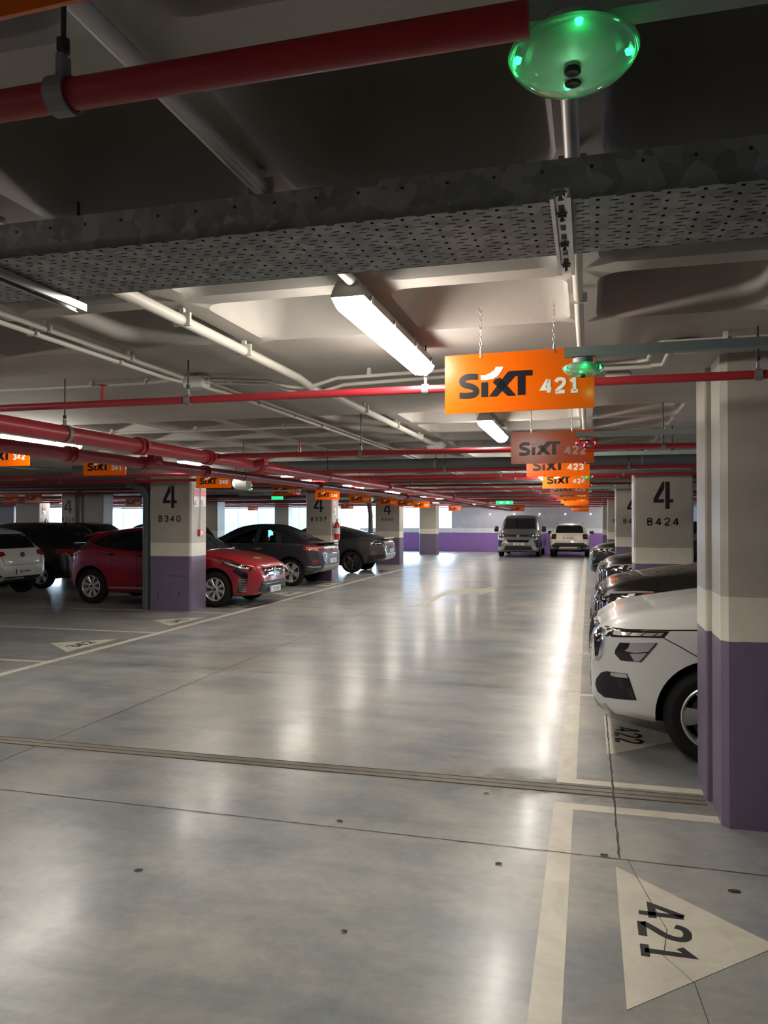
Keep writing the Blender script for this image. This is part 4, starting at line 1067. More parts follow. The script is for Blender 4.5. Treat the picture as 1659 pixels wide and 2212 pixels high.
column(.66, 1.50, 12.15, 12.8, 'B424', 'right-hand pillar painted 4 and B424 with purple base', .025)
column(.645, 1.47, 19.8, 20.45, 'B427', 'right-hand pillar behind the one marked B424, its code partly hidden', .025)
column(.63, 1.45, 27.6, 28.25, 'B430', 'slim-looking third pillar down the right-hand row', .025, True)
column(.60, 1.42, 35.6, 36.2, None, 'right-hand pillar just before the back wall', .025, False)
k340 = column(-7.77, -6.93, 12.5, 13.1, 'B340', 'left pillar painted 4 and B340 with purple base', .03)
def scuff(par, pts, w, name='scuff_mark'):
    d = par.location
    b = MB()
    for i in range(len(pts) - 1):
        (x0, z0), (x1, z1) = pts[i], pts[i + 1]; l = math.hypot(x1 - x0, z1 - z0); nx, nz = -(z1 - z0) / l * w / 2, (x1 - x0) / l * w / 2
        b.prism([(x0 - nx, z0 - nz), (x1 - nx, z1 - nz), (x1 + nx, z1 + nz), (x0 + nx, z0 + nz)], lambda a, q: (a, -.3002, q), lambda a, q: (a, -.3012, q))
    b.build(name, 'scuff', par)
M['scuff'] = mat('dark_scuff', (.07, .05, .08), .6)
scuff(k340, [(-.02, .66), (.05, .64), (.16, .645), (.34, .63)], .012)
scuff(k340, [(-.02, .655), (.04, .67), (.12, .65)], .006)
scuff(k340, [(-.22, .36), (-.25, .30), (-.23, .22)], .02)
scuff(k340, [(.17, .37), (.19, .32), (.18, .27)], .02)
k337 = column(-7.5, -6.75, 19.85, 20.45, 'B337', 'left pillar painted 4 and B337', .03)
k334 = column(-7.75, -6.8, 27.85, 28.45, 'B334', 'left pillar painted 4 and B334', .03)
column(-7.9, -7.05, 36.3, 36.95, None, 'pillar standing alone before the bright back opening', .03, False)
kB = column(-15.68, -15.16, 20.3, 20.9, 'B326', 'far left pillar painted 4 and B326', .03)
column(-15.06, -14.31, 20.45, 21.0, None, 'broad plain pillar joined beside the one marked B326', .03, False)
column(-15.1, -14.2, 27.7, 28.4, None, 'plain pillar behind the roof of the soft-top SUV', .03, False)
column(-15.05, -14.3, 35.4, 36.0, None, 'far plain pillar between the back openings', .03, False)
column(-14.1, -13.4, 38.2, 38.9, 'B312', 'farthest pale pillar with faint markings beside pillar B337', .03, True)
kE = column(-23.6, -22.4, 27.6, 28.3, None, 'wide pillar at far left with a fire extinguisher', .03, False)
column(-29.3, -28.3, 33.0, 33.6, None, 'pillar at the far left edge of the lot', .03, False)
column(.68, 1.5, -3.4, -2.7, None, 'pillar behind the camera on the right', .03, False)
for i, y in enumerate((12.15, 19.8, 27.6)):
    column(8.4, 9.2, y, y + .65, None, 'pillar in the right-hand row beyond the parked SUVs, %s from the front' % ORD[i], .03, False)

# ------------------------------------------------------------------ markings on the floor
def flat(name, poly, m='line', z=.0015, parent=None):
    b = MB(); b.prism(poly, lambda a, q: (a, q, .0002), lambda a, q: (a, q, z)); return b.build(name, m, parent)
def rect(x0, x1, y0, y1): return [(x0, y0), (x1, y0), (x1, y1), (x0, y1)]
tag(flat('bay_line', rect(-.20, -.09, -3, 4.63)), 'wide pale line along the aisle in front of the 421 triangle', 'painted line')
tag(flat('bay_line', rect(-.20, -.08, 4.98, 39)), 'long pale line along the aisle by the right-hand bays', 'painted line')
tag(flat('bay_line', rect(-.09, .70, 4.53, 4.63)), 'pale cross line running to the nearest pillar, near side of the floor joint', 'painted line')
tag(flat('bay_line', rect(-.08, .68, 4.98, 5.07)), 'pale cross line running to the nearest pillar, far side of the floor joint', 'painted line')
tag(flat('bay_line', rect(-6.14, -6.03, -3, 39)), 'long pale line along the aisle by the left-hand bays', 'painted line')
for i, y in enumerate((7.48, 9.85, 12.55, 14.9, 17.3, 20.1, 22.5)):
    tag(flat('bay_divider', rect(-.08, 4.9, y, y + .08)), 'thin pale bay divider on the right, %s from the camera' % ORD[i], 'painted line', 'right-hand bay dividers')
for i, y in enumerate((7.62, 10.02, 12.45, 15.0, 17.45, 20.1, 22.6, 25.1)):
    tag(flat('bay_divider', rect(-11.0, -6.14, y, y + .08)), 'thin pale bay divider on the left, %s from the camera' % ORD[i], 'painted line', 'left-hand bay dividers')
for i, x in enumerate((-4.4, -1.95, .6)):
    tag(flat('bay_divider', rect(x, x + .09, 33.8, 40.4)), 'pale divider beside the vans at the back wall, %s from the left' % ORD[i], 'painted line', 'back wall bay dividers')

def marker(yc, side, num, label, x0=.12, w=.57, h=.555):
    d = side
    r = thing('bay_triangle', label, 'floor marking', (x0, yc, 0))
    flat('triangle', [(0, -h), (d * w * 1.02, 0), (0, h)], 'line', .0018, r)
    if side > 0: place = lambda a, q: (.17 + q, -a, .0022)
    else: place = lambda a, q: (-.19 - q, a, .0022)
    glyph_obj(num, .205, .16, place, lambda a, q: place(a, q)[:2] + (.0032,), 'painted_digits', 'black_paint', r, .95, .20)
    return r
marker(3.285, 1, '421', 'large pale triangle painted 421 on the floor at bottom right')
marker(6.2, 1, '422', 'pale triangle painted 422 under the nose of the white SUV')
marker(8.75, 1, '423', 'pale triangle painted 423 by the nose of the dark SUV')
marker(11.2, 1, '424', 'pale triangle painted 424 before the third SUV')
for y, n in ((8.85, '342'), (11.32, '341'), (13.75, '340'), (16.2, '339'), (18.7, '338')):
    marker(y, -1, n, 'pale triangle painted %s on the left, %s from the camera' % (n, ORD[int(342 - int(n))]), -6.33, .66, .54)
AR = [(-3.36, 14.37), (-3.05, 14.57), (-3.07, 16.71), (-2.96, 16.95), (-2.38, 17.45), (-2.34, 17.01), (-2.07, 18.19), (-2.35, 19.22), (-2.43, 18.66), (-3.03, 18.31), (-3.22, 18.0), (-3.25, 16.04), (-3.23, 15.27)]
tag(flat('direction_arrow', AR, 'line', .0016), 'worn bent arrow painted on the aisle floor', 'floor marking')

def tj(name, poly, m='joint', z=.0012): return struct(flat(name, poly, m, z))
tj('trim_2', rect(-6.5, .66, 4.80, 4.93), 'jointmetal', .0022)
for i, y in enumerate((4.795, 4.862, 4.93)): tj('trim_%d' % (3 + i), rect(-6.5, .66, y, y + .008), 'joint', .0034)
def crackline(name, pts, w):
    P = []; Q = []
    rnd = random.Random(len(pts))
    for i in range(len(pts) - 1):
        (x0, y0), (x1, y1) = pts[i], pts[i + 1]; n = max(2, int(math.hypot(x1 - x0, y1 - y0) / .06))
        for k in range(n):
            t = k / n; x = x0 + (x1 - x0) * t + rnd.uniform(-1, 1) * w * .3; y = y0 + (y1 - y0) * t + rnd.uniform(-1, 1) * w * .3
            l = math.hypot(x1 - x0, y1 - y0); nx, ny = -(y1 - y0) / l, (x1 - x0) / l; ww = w * rnd.uniform(.3, .7)
            P.append((x + nx * ww, y + ny * ww)); Q.append((x - nx * ww, y - ny * ww))
    b = MB()
    for i in range(len(P) - 1):
        b.add([(*P[i], .0024), (*P[i + 1], .0024), (*Q[i + 1], .0024), (*Q[i], .0024)], [(0, 1, 2, 3)])
    struct(b.build(name, 'joint', fix=False))
crackline('trim_6', [(-6.5, 4.0), (-1, 3.94), (3, 3.9)], .006)
crackline('trim_7', [(-9, 7.9), (-1.9, 7.71), (4, 7.45)], .006)
crackline('trim_8', [(.14, 3.93), (.14, 6.9)], .010)
crackline('trim_9', [(.18, 3.93), (.21, 3.75), (.30, 3.3), (.27, 3.1), (.36, 2.95), (.40, 2.4)], .003)
crackline('trim_10', [(-9, 12.0), (-1.9, 11.8), (0, 11.7)], .006)
crackline('trim_11', [(-3.9, -2), (-3.9, 4), (-3.88, 30)], .006)
LS = [('a', -.55, 3.4), ]
rnd = random.Random(3)
lf = [(1305, 1836, .17, 3.9), (1063, 1855, -.42, 3.67), (735, 1833, 0, 0)]
for i, (x, y, s) in enumerate(((.07, 3.95, .022), (-.42, 3.72, .02), (-1.32, 4.02, .018), (-2.05, 3.22, .022), (-1.55, 2.05, .016), (-.60, 4.66, .016), (.62, 3.72, .03), (-.95, 2.95, .014))):
    P = [(x + s * (1 + .3 * rnd.uniform(-1, 1)) * math.cos(a), y + s * .6 * (1 + .3 * rnd.uniform(-1, 1)) * math.sin(a)) for a in [k * PI / 4 for k in range(8)]]
    b = MB(); c_ = (x, y, .006); b.add([c_] + [(px, py, .003 + rnd.uniform(0, .006)) for px, py in P], [(0, k + 1, (k + 1) % 8 + 1) for k in range(8)])
    tag(b.build('dry_leaf', 'leaf', fix=False), 'tiny dry leaf scrap lying on the bare aisle floor', 'leaf', 'leaf scraps on the floor')

# ------------------------------------------------------------------ overhead services
def hanger(parent, x, y, z, r, axis='x', dark=True):
    """clamp band round a pipe with its rod to the slab (coordinates in parent space)"""
    b = MB(); n = 20; w = .017
    vs = []; fs = []
    for k in range(n):
        a = 2 * PI * k / n
        for rr in (r * 1.06, r * 1.06 + .005):
            for t in (-w, w):
                vs.append((x + t, y + rr * math.sin(a), z + rr * math.cos(a)) if axis == 'x' else (x + rr * math.sin(a), y + t, z + rr * math.cos(a)))
    for k in range(n):
        o = k * 4; q = ((k + 1) % n) * 4
        fs += [(o, o + 1, q + 1, q), (o + 2, q + 2, q + 3, o + 3), (o, q, q + 2, o + 2), (o + 1, o + 3, q + 3, q + 1)]
    b.add(vs, fs, 0); b.box((x, y, z + r + .022), (.012, .022, .034), 0)
    b.tube([(x, y, z + r + .05), (x, y, ZC + (.02 if parent is None else .0))], .0045, 6, 1)
    b.tube([(x, y, z + r + .045), (x, y, z + r + .065)], .011, 6, 1)
    return b.build('pipe_hanger', ['clamp', 'darksteel'], parent)

def xpipe(label, y, z, r, x0, x1, hang=(), m='red', name='sprinkler_pipe', dz=0.0, group=None, stubs=()):
    b = MB(); b.tube([(x0, 0, 0), (x1, 0, dz)], r, 16)
    t = thing(name, label, 'pipe', (0, y, z), 0, group)
    b.build('pipe', m, t, smooth=True)
    for hx in hang:
        h = hanger(None, hx, 0, dz * (hx - x0) / (x1 - x0), r); h.parent = t
        for v in h.data.vertices:
            if v.co.z > .3: v.co.z = ZC - z
    for sx in stubs:
        b = MB(); b.tube([(sx, 0, r * .5), (sx, 0, r + .05)], r * .55, 10); b.tube([(sx, 0, r + .05), (sx, 0, r + .08)], r * .35, 10)
        b.lathe([(0, 0), (.028, 0), (.028, .004), (0, .004)], (sx, 0, r + .085), 'z', 12); b.build('sprinkler_head', 'red', t)
    return t
xpipe('thick red sprinkler pipe across the top of the picture, nearest the camera', 1.03, 2.316, .0238, -12, -.075, (-.795, -3.2), stubs=())
xpipe('red sprinkler pipe crossing just beyond the big 421 sign', 3.88, 2.325, .021, -14, 5, (-5.4, -2.17, -.81, .76), stubs=(-2.72,))
xpipe('red sprinkler pipe crossing behind the 422 sign', 6.2, 2.215, .022, -3.22, 7, (-1.85, .55), stubs=(-2.4,))
xpipe('grey drain pipe crossing behind the 422 sign', 9.75, 2.37, .08, -7.3, 9, (-5.5, -1.9, .62), 'pvc', 'drain_pipe')
xpipe('red sprinkler pipe crossing just beyond the grey drain pipe', 9.3, 2.265, .022, -20, 9, (-4.5, -1.7, .45))
k = 0
ys = [(11.9, 2.34), (14.3, 2.42), (16.75, 2.42), (18.9, 2.42), (21.75, 2.40), (24.95, 2.40), (26.9, 2.38), (28.9, 2.38), (32.3, 2.36), (35.0, 2.34), (38.3, 2.32)]
for i, (y, z) in enumerate(ys):
    xpipe('red sprinkler pipe across the lot, %s beyond the grey drain pipe' % ORD[i + 1], y, z, .025, -36, 11, (-16.5, -9.2, -4.1, -1.3, .5), group='distant red sprinkler pipes')
for i, (y, z) in enumerate(((15.0, 2.44), (22.9, 2.43), (30.5, 2.42))):
    xpipe('dark drain pipe across the far ceiling, %s from the camera' % ORD[i], y, z, .06, -36, 11, (-14, -8.8, -3.4, .4), 'pvc', 'drain_pipe', group='distant drain pipes')

def ypipe(label, x, z, r, y0, y1, m='red', name='sprinkler_main', hang=(), couplings=(), group=None):
    t = thing(name, label, 'pipe', (x, 0, z), 0, group)
    b = MB(); b.tube([(0, y0, 0), (0, y1, 0)], r, 18); b.build('pipe', m, t, smooth=True)
    for hy in hang:
        h = hanger(None, 0, hy, 0, r, 'y'); h.parent = t
        for v in h.data.vertices:
            if v.co.z > .3 or v.co.z > ZC - z - .02: v.co.z = ZC - z
    for cy in couplings:
        b = MB(); b.lathe([(r, -.05), (r * 1.28, -.045), (r * 1.28, -.012), (r * 1.1, -.010), (r * 1.1, .010), (r * 1.28, .012), (r * 1.28, .045), (r, .05)], (0, cy, 0), 'y', 18)
        b.box((r * 1.35, cy, 0), (.03, .03, .05)); b.box((-r * 1.35, cy, 0), (.03, .03, .05)); b.build('pipe_coupling', m, t, smooth=True, angle=30)
    return t
ypipe('thick red main pipe running away at left, upper of the two', -3.22, 2.20, .052, -4, 39.5, hang=(4.2, 9.3, 14, 19), couplings=(5.05, 6.1, 7.2, 12.3, 18.5, 25))
ypipe('thick red main pipe running away at left, lower and further left', -3.78, 2.15, .048, -4, 39.5, hang=(8.0, 12.6), couplings=(5.0, 6.0, 7.1, 10.5, 16))
for (x, y, z) in ((-3.22, 7.0, 2.2), (-3.78, 5.98, 2.15)):
    t = thing('branch_tee', 'red branch fitting where a cross pipe leaves the %s red main' % ('upper' if x > -3.5 else 'lower'), 'pipe fitting', (x, y, z))
    b = MB(); b.tube([(0, 0, 0), (.14, 0, .02)], .04, 14); b.build('tee_body', 'red', t, smooth=True)
    b = MB(); b.lathe([(.03, 0), (.055, 0), (.055, .02), (.03, .02)], (.14, 0, .02), 'x', 14)
    for q in range(6): a = q * PI / 3; b.tube([(.13, .044 * math.cos(a), .02 + .044 * math.sin(a)), (.175, .044 * math.cos(a), .02 + .044 * math.sin(a))], .006, 6)
    b.build('flange', 'red', t)
    if x < -3.5:
        b = MB(); b.lathe([(.0, 0), (.035, .0), (.035, .03), (0, .03)], (.07, 0, .05), 'z', 12); b.build('branch_cap', 'red', t)

def conduit_pipe(name, label, pts, r, clips=(), m='conduit', group=None, cat='conduit'):
    t = thing(name, label, cat, pts[0], 0, group); o = Vector(pts[0])
    b = MB(); b.tube([Vector(p) - o for p in pts], r, 12); b.build('pipe', m, t, smooth=True)
    for p, ax in clips:
        q = Vector(p) - o
        b = MB(); b.box((q.x, q.y, q.z + r * .2), (.014, .03 + 2 * r, 2.3 * r) if ax == 'x' else (.03 + 2 * r, .014, 2.3 * r)); b.box((q.x, q.y, q.z + r + .012), (.02, .02, .03)); b.build('pipe_clip', m, t)
    return t
conduit_pipe('conduit', 'white conduit running away under the ceiling above the numbered signs', [(-.035, -3, 2.505), (-.035, 33, 2.505)], .018, [((-.035, y, 2.505), 'y') for y in (1.9, 3.05, 4.1, 5.2, 7.9, 9.5)])
conduit_pipe('conduit', 'white conduit carrying the row of ceiling lamps', [(-.81, -3, 2.50), (-.81, 2.72, 2.50), (-.81, 2.75, 2.47)], .02, [((-.81, y, 2.50), 'y') for y in (.6, 1.82)])
conduit_pipe('conduit', 'thick white pipe crossing the bright coffers at upper left of the lamp', [(-1.65, .9, 2.49), (-1.65, 4.25, 2.49), (-1.62, 4.42, 2.45), (-1.62, 4.6, 2.45), (-1.65, 4.7, 2.49), (-1.65, 9.3, 2.49)], .024, [((-1.65, y, 2.49), 'y') for y in (1.7, 2.9, 3.5, 5.6, 6.6, 7.6)])
conduit_pipe('conduit', 'upper white conduit of the pair leading to the junction box', [(-2.36, .6, 2.512), (-2.36, 4.15, 2.512)], .012, [((-2.36, y, 2.512), 'y') for y in (1.6, 2.95, 3.6)])
conduit_pipe('conduit', 'lower white conduit of the pair passing under the junction box', [(-2.43, .6, 2.50), (-2.43, 4.05, 2.50), (-2.38, 4.4, 2.50), (-2.34, 4.7, 2.505), (-2.34, 30, 2.51)], .014, [((-2.43, y, 2.50), 'y') for y in (1.6, 2.95, 3.6)] + [((-2.34, y, 2.51), 'y') for y in (5.2, 5.9, 6.8, 7.7, 9)])
conduit_pipe('conduit', 'thin white conduit beside the long one beyond the junction box', [(-2.28, 4.3, 2.515), (-2.28, 30, 2.515)], .010)
conduit_pipe('conduit', 'white cross conduit running left from the junction box', [(-6.2, 4.30, 2.52), (-2.75, 4.32, 2.52), (-2.5, 4.25, 2.515)], .010, [((x, 4.31, 2.52), 'x') for x in (-3.1, -2.7, -4.2)])
conduit_pipe('conduit', 'white cross conduit kinked up over the thick pipe beside the lamp', [(-2.25, 4.30, 2.52), (-1.9, 4.36, 2.505), (-1.75, 4.36, 2.46), (-1.62, 4.36, 2.455), (-1.45, 4.36, 2.50), (-.75, 4.36, 2.515), (.26, 4.36, 2.51)], .011, [((x, 4.36, 2.515), 'x') for x in (-2.15, -1.25, -.75)])
conduit_pipe('conduit', 'second white cross conduit below the kinked one', [(-2.25, 4.38, 2.515), (-1.9, 4.42, 2.495), (-1.72, 4.42, 2.43), (-1.60, 4.42, 2.425), (-1.42, 4.42, 2.47), (-.75, 4.42, 2.49), (.33, 4.42, 2.49)], .011)
conduit_pipe('conduit', 'white conduit bending towards the near right pillar, upper run', [(.26, 4.36, 2.51), (.31, 4.33, 2.51), (.31, 3.98, 2.51), (.35, 3.93, 2.51), (1.6, 3.93, 2.51)], .011, [((x, 3.93, 2.51), 'x') for x in (.63, 1.2)])
conduit_pipe('conduit', 'white conduit bending towards the near right pillar, lower run', [(.33, 4.42, 2.495), (.39, 4.40, 2.495), (.39, 4.08, 2.495), (.43, 4.02, 2.495), (1.6, 4.02, 2.495)], .011)
conduit_pipe('conduit', 'thin pale conduit crossing the far-left ceiling beyond the first red pipes', [(-6, 6.6, 2.5), (-2.3, 6.55, 2.5)], .012, [((x, 6.57, 2.5), 'x') for x in (-4.5, -3.6, -2.7)])

def jbox(label, loc, d=(.13, .11, .06)):
    t = thing('junction_box', label, 'junction box', loc)
    b = MB(); b.box((0, 0, 0), d, bev=.006); b.build('box_body', 'box', t)
    b = MB(); b.box((0, 0, -d[2] / 2 - .004), (d[0] * .92, d[1] * .92, .01), bev=.003); b.build('box_lid', 'box', t)
    for sx in (-1, 1):
        b = MB(); b.tube([(sx * (d[0] / 2 - .002), 0, 0), (sx * (d[0] / 2 + .02), 0, 0)], .016, 10); b.build('cable_gland', 'box', t)
jbox('white junction box where the left conduits meet', (-2.33, 4.27, 2.50))
jbox('small white junction box below the right-hand conduits', (.47, 4.06, 2.515), (.11, .07, .05))
jbox('pale junction box on the conduit near the second lamp', (-1.62, 8.3, 2.47), (.18, .11, .07))
t = thing('emergency_light', 'small oblong bulkhead light between the green sensor and the near pillar', 'light', (.17, 4.66, 2.49))
b = MB(); b.box((0, 0, 0), (.15, .08, .05), bev=.02); b.build('housing', 'box', t, smooth=True, angle=60)
for sx in (-1, 1): b = MB(); b.lathe([(0, 0), (.024, 0), (.02, -.008), (0, -.01)], (sx * .035, -.01, -.025), 'z', 16); b.build('lens', 'box', t)

# cable tray
def cable_tray():
    t = thing('cable_tray', 'perforated galvanised cable tray crossing under the coffered ceiling', 'cable tray', (0, 1.76, 2.30))
    x0, x1 = -7, 4; y0, y1 = -.165, .165
    b = MB(); b.add([(x0, y0, 0), (x1, y0, 0), (x1, y1, 0), (x0, y1, 0)], [(0, 1, 2, 3)]); b.build('perforated_base', 'tray', t, fix=False)
    for yy, s in ((y0, -1), (y1, 1)):
        b = MB(); b.prism([(0, 0), (0, .085), (-s * .012, .085), (-s * .012, .080), (-s * .0015, .080), (-s * .0015, 0)], lambda a, q: (x0, yy + a, q), lambda a, q: (x1, yy + a, q)); x = x0 + .05
        while x < x1: b.tube([(x, yy + s * .0006, .062), (x, yy + s * .0012, .062)], .0035, 8, 1); x += .098
        b.build('side_rail', ['galv', 'black'], t)
    b = MB(); b.add([(x0, y0 + .004, .002), (x1, y0 + .004, .002), (x1, y0 + .004, .0021), (x0, y0 + .004, .0021)], [(0, 1, 2, 3)])
    rnd = random.Random(5)
    for i in range(9):
        yy = -.135 + i * .033; pts = [(x0 + k * (x1 - x0) / 22, yy + rnd.uniform(-.006, .006), .014 + rnd.uniform(0, .008)) for k in range(23)]
        c = MB(); c.tube(pts, .0115, 8); c.build('power_cable', 'cable', t, smooth=True)
    b = MB(); b.add([(x0, y0 + .01, .05), (x1, y0 + .01, .05), (x1, y1 - .01, .05), (x0, y1 - .01, .05)], [(0, 1, 2, 3)]); b.build('inner_black_sheet', 'cable', t, fix=False)  # black sheet above the cables, behind the holes of the base
    return t
cable_tray()
def strut(label, x, y0, y1, z, bracket=True):
    t = thing('support_strut', label, 'bracket', (x, y0, z)); L_ = y1 - y0
    b = MB(); b.prism([(-.02, .0), (-.02, -.022), (-.012, -.022), (-.012, -.019), (-.017, -.019), (-.017, -.003), (.017, -.003), (.017, -.019), (.012, -.019), (.012, -.022), (.02, -.022), (.02, 0)], lambda a, q: (a, 0, q), lambda a, q: (a, L_, q)); b.build('channel', 'steel', t)
    b = MB()
    k = .04
    while k < L_ - .03: b.box((0, k, -.0032), (.012, .03, .001)); k += .055
    b.build('channel_slots', 'black', t)
    for q in ((.02, .13, .31, .46) if bracket else (.05, .33)):
        if q > L_: continue
        b = MB(); b.tube([(0, q, -.004), (0, q, -.011)], .009, 6); b.tube([(0, q, -.01), (0, q, -.02)], .004, 8); b.tube([(0, q, -.002), (0, q, -.005)], .0125, 14); b.build('bolt', 'steel', t)
    for q in ((L_ - .015,) if bracket else (.01, L_ - .015)):
        b = MB(); b.tube([(0, q, 0), (0, q, ZC - z + .05)], .004, 6); b.build('threaded_rod', 'darksteel', t)
    return t
strut('short steel support strut bolted under the cable tray at right of centre', -.052, 1.525, 2.01, 2.297)
strut('long steel support strut under the cable tray at the left edge', -1.47, 1.45, 1.99, 2.297, False)
strut('steel support strut under the cable tray at far left out of view', -3.1, 1.5, 2.0, 2.297, False)

# lamps
def make_lamp():
    t = thing('ceiling_lamp', 'x', 'ceiling light', (0, 0, 0))
    Ln, w = 1.30, .062
    prof = [(-w, -.012), (-w * .9, .01), (-w * .62, .045), (w * .62, .045), (w * .9, .01), (w, -.012)]
    b = MB(); b.prism(prof, lambda a, q: (a, -Ln / 2, q), lambda a, q: (a, Ln / 2, q)); b.build('housing', 'lamp_body', t)
    # diffuser: rounded trough, tapered at the ends
    secs = []
    for yy, k in ((-Ln / 2 + .004, .55), (-Ln / 2 + .02, .85), (-Ln / 2 + .05, 1), (Ln / 2 - .05, 1), (Ln / 2 - .02, .85), (Ln / 2 - .004, .55)):
        pr = [(-w * .97, -.010), (-w * .97, -.020), (-w * .80, -.045), (-w * .5, -.060), (0, -.064), (w * .5, -.060), (w * .80, -.045), (w * .97, -.020), (w * .97, -.010)]
        secs.append([(a * (.9 + .1 * k), yy, -.010 + (q + .010) * k) for a, q in pr])
    vs = [v for s in secs for v in s]; fs = []
    for i in range(5):
        for k in range(8): fs.append((i * 9 + k, i * 9 + k + 1, (i + 1) * 9 + k + 1, (i + 1) * 9 + k))
    fs.append(tuple(range(9))); fs.append(tuple(45 + k for k in reversed(range(9))))
    b = MB(); b.add(vs, fs); b.build('diffuser', 'lamp_lens', t, smooth=True, angle=50)
    for yy in (-.55, -.2, .2, .55):
        for sd in (-1, 1):
            b = MB(); b.box((sd * (w + .002), yy, -.004), (.008, .03, .03)); b.build('clip', 'steel', t)
    for sd in (-1, 1):
        b = MB(); b.tube([(0, sd * .45, .045), (0, sd * .45, .10)], .006, 6); b.build('hanging_rod', 'lamp_body', t)
    return t
lamp0 = make_lamp()
lamps = [(-4.6, 38.9, 'added ceiling lamp brightening the back wall above the van'), (1.6, 38.9, 'added ceiling lamp brightening the back wall right of the cream car'), (-6.6, 34, 'ceiling lamp near the lone pillar before the back opening'), (-.825, 3.24, 'long ceiling lamp glowing beside the big 421 sign'), (-.80, 6.75, 'ceiling lamp glowing left of the 422 sign')]  # the lamps close to the back wall are added to brighten it
for i, y in enumerate((10.6, 14.2, 17.9, 21.5, 25.2, 28.8, 32.5, 36.8)):
    lamps.append((-.80, y, 'ceiling lamp above the right side of the aisle, %s beyond the 422 sign' % ORD[i]))
for i, y in enumerate((-1.0, 2.6, 6.45, 9.9, 13.5, 17.1, 20.8, 24.4, 28.0, 31.7, 36.0)):
    lamps.append((-5.28, y, 'ceiling lamp above the left side of the aisle, %s from the camera' % ORD[i]))
for i, (x, y) in enumerate(((-17.5, 9), (-17.5, 16.5), (-17.5, 24), (-17.5, 31), (-22.0, 13), (-22, 21), (-22, 29), (-28, 25), (-10.8, 30.5), (6.0, 9), (6.0, 17), (6.0, 26))):
    lamps.append((x, y, 'ceiling lamp over the far bays, %s of those away from the aisle' % ORD[i]))
for i, (x, y, lab) in enumerate(lamps):
    o = lamp0 if i == 0 else copy_tree(lamp0)
    o.location = (x, y, 2.455); o['label'] = lab; o['group'] = 'ceiling lamps'

# parking sensors on channel bars
def make_sensor(col):
    t = thing('parking_sensor', 'x', 'parking sensor', (0, 0, 0)); R = .092
    b = MB(); b.tube([(0, 0, .035), (0, 0, .012)], .045, 20); b.build('neck', 'bar', t, smooth=True)
    b = MB(); b.lathe([(.0, .016), (.05, .014), (.078, .006), (R, -.004), (R, -.008), (.085, -.020), (.070, -.033), (.05, -.042), (.028, -.047), (.0, -.049)], (0, 0, 0), 'z', 40)
    b.build('clear_dome', 'dome_g' if col == 'green_led' else 'dome_r', t, smooth=True, angle=60)
    b = MB(); b.lathe([(0, .0), (.066, .0), (.06, -.010), (0, -.012)], (0, 0, 0), 'z', 32); b.build('inner_board', 'board_g' if col == 'green_led' else 'bar', t)
    for k in range(4):
        a = PI / 2 * k + .12
        b = MB(); b.lathe([(0, .003), (.006, .0), (.0045, -.006), (0, -.008)], (math.cos(a) * .078, math.sin(a) * .078, -.006), 'z', 10); b.build('led', col, t)
    for q in (-.030, -.001):
        b = MB(); b.lathe([(0, -.038), (.0115, -.038), (.0115, -.0495), (.009, -.051), (0, -.050)], (.0, q, 0), 'z', 20); b.build('ultrasonic_eye', 'black', t)
    return t
M['dome_r'] = glass_mat('clear_pink_dome', (1.0, .85, .87), .75, .05)
M['board_g'] = mat('pale_green_board', (.5, .58, .53), .4)
def barlight(x, y, z, col, label, e):
    l = bpy.data.lights.new('led_glow', 'POINT'); l.energy = e; l.color = col; l.shadow_soft_size = .01
    o = bpy.data.objects.new('led_glow', l); COL.objects.link(o); o.location = (x, y, z); return o
sg = make_sensor('green_led'); sr = make_sensor('red_led')
used = {'g': False, 'r': False}
sens = [(1.13, 2.325, 'g', 'large green-lit parking sensor dome at the top of the picture', 'grey channel bar at the top right holding the large green sensor'),
        (3.09, 2.25, 'g', 'green-lit parking sensor in front of the 421 sign', 'grey channel bar holding the green sensor by the 421 sign'),
        (5.78, 2.22, 'r', 'red-lit parking sensor at the corner of the 422 sign', 'grey channel bar holding the red sensor by the 422 sign'),
        (7.75, 2.24, 'r', 'red-lit parking sensor beside the 423 sign', 'grey channel bar crossing by the 423 sign, fourth from the camera'),
        (10.55, 2.24, 'g', 'tiny green-lit parking sensor, nearest green one beyond the 421 sign', 'grey channel bar crossing by the 424 sign, fifth from the camera'),
        (12.9, 2.23, 'r', 'farthest red-lit parking sensor in the right-hand row, by the 425 sign', 'grey channel bar crossing by the 425 sign, sixth from the camera'),
        (15.6, 2.23, 'g', 'farthest green-lit parking sensor in the right-hand row, by the 426 sign', 'grey channel bar crossing by the 426 sign, seventh from the camera')]
for (y, z, c, lab, lab2) in sens:
    src = sg if c == 'g' else sr
    o = copy_tree(src) if used[c] else src
    used[c] = True; o.location = (-.02, y, z); o['label'] = lab; o.scale = (.86,) * 3 if y > 2 else (1, 1, 1)
    t = thing('channel_bar', lab2, 'bracket bar', (-.09, y, z + .055))
    b = MB(); b.box((2.4, .0, 0), (4.8, .045, .036)); b.build('bar', 'bar', t)
    for hx in (.86, 2.4):
        b = MB(); b.tube([(hx, 0, .015), (hx, 0, ZC - z - .055)], .005, 6); b.box((hx, 0, .03), (.022, .022, .03)); b.build('hanging_rod', 'darksteel', t)
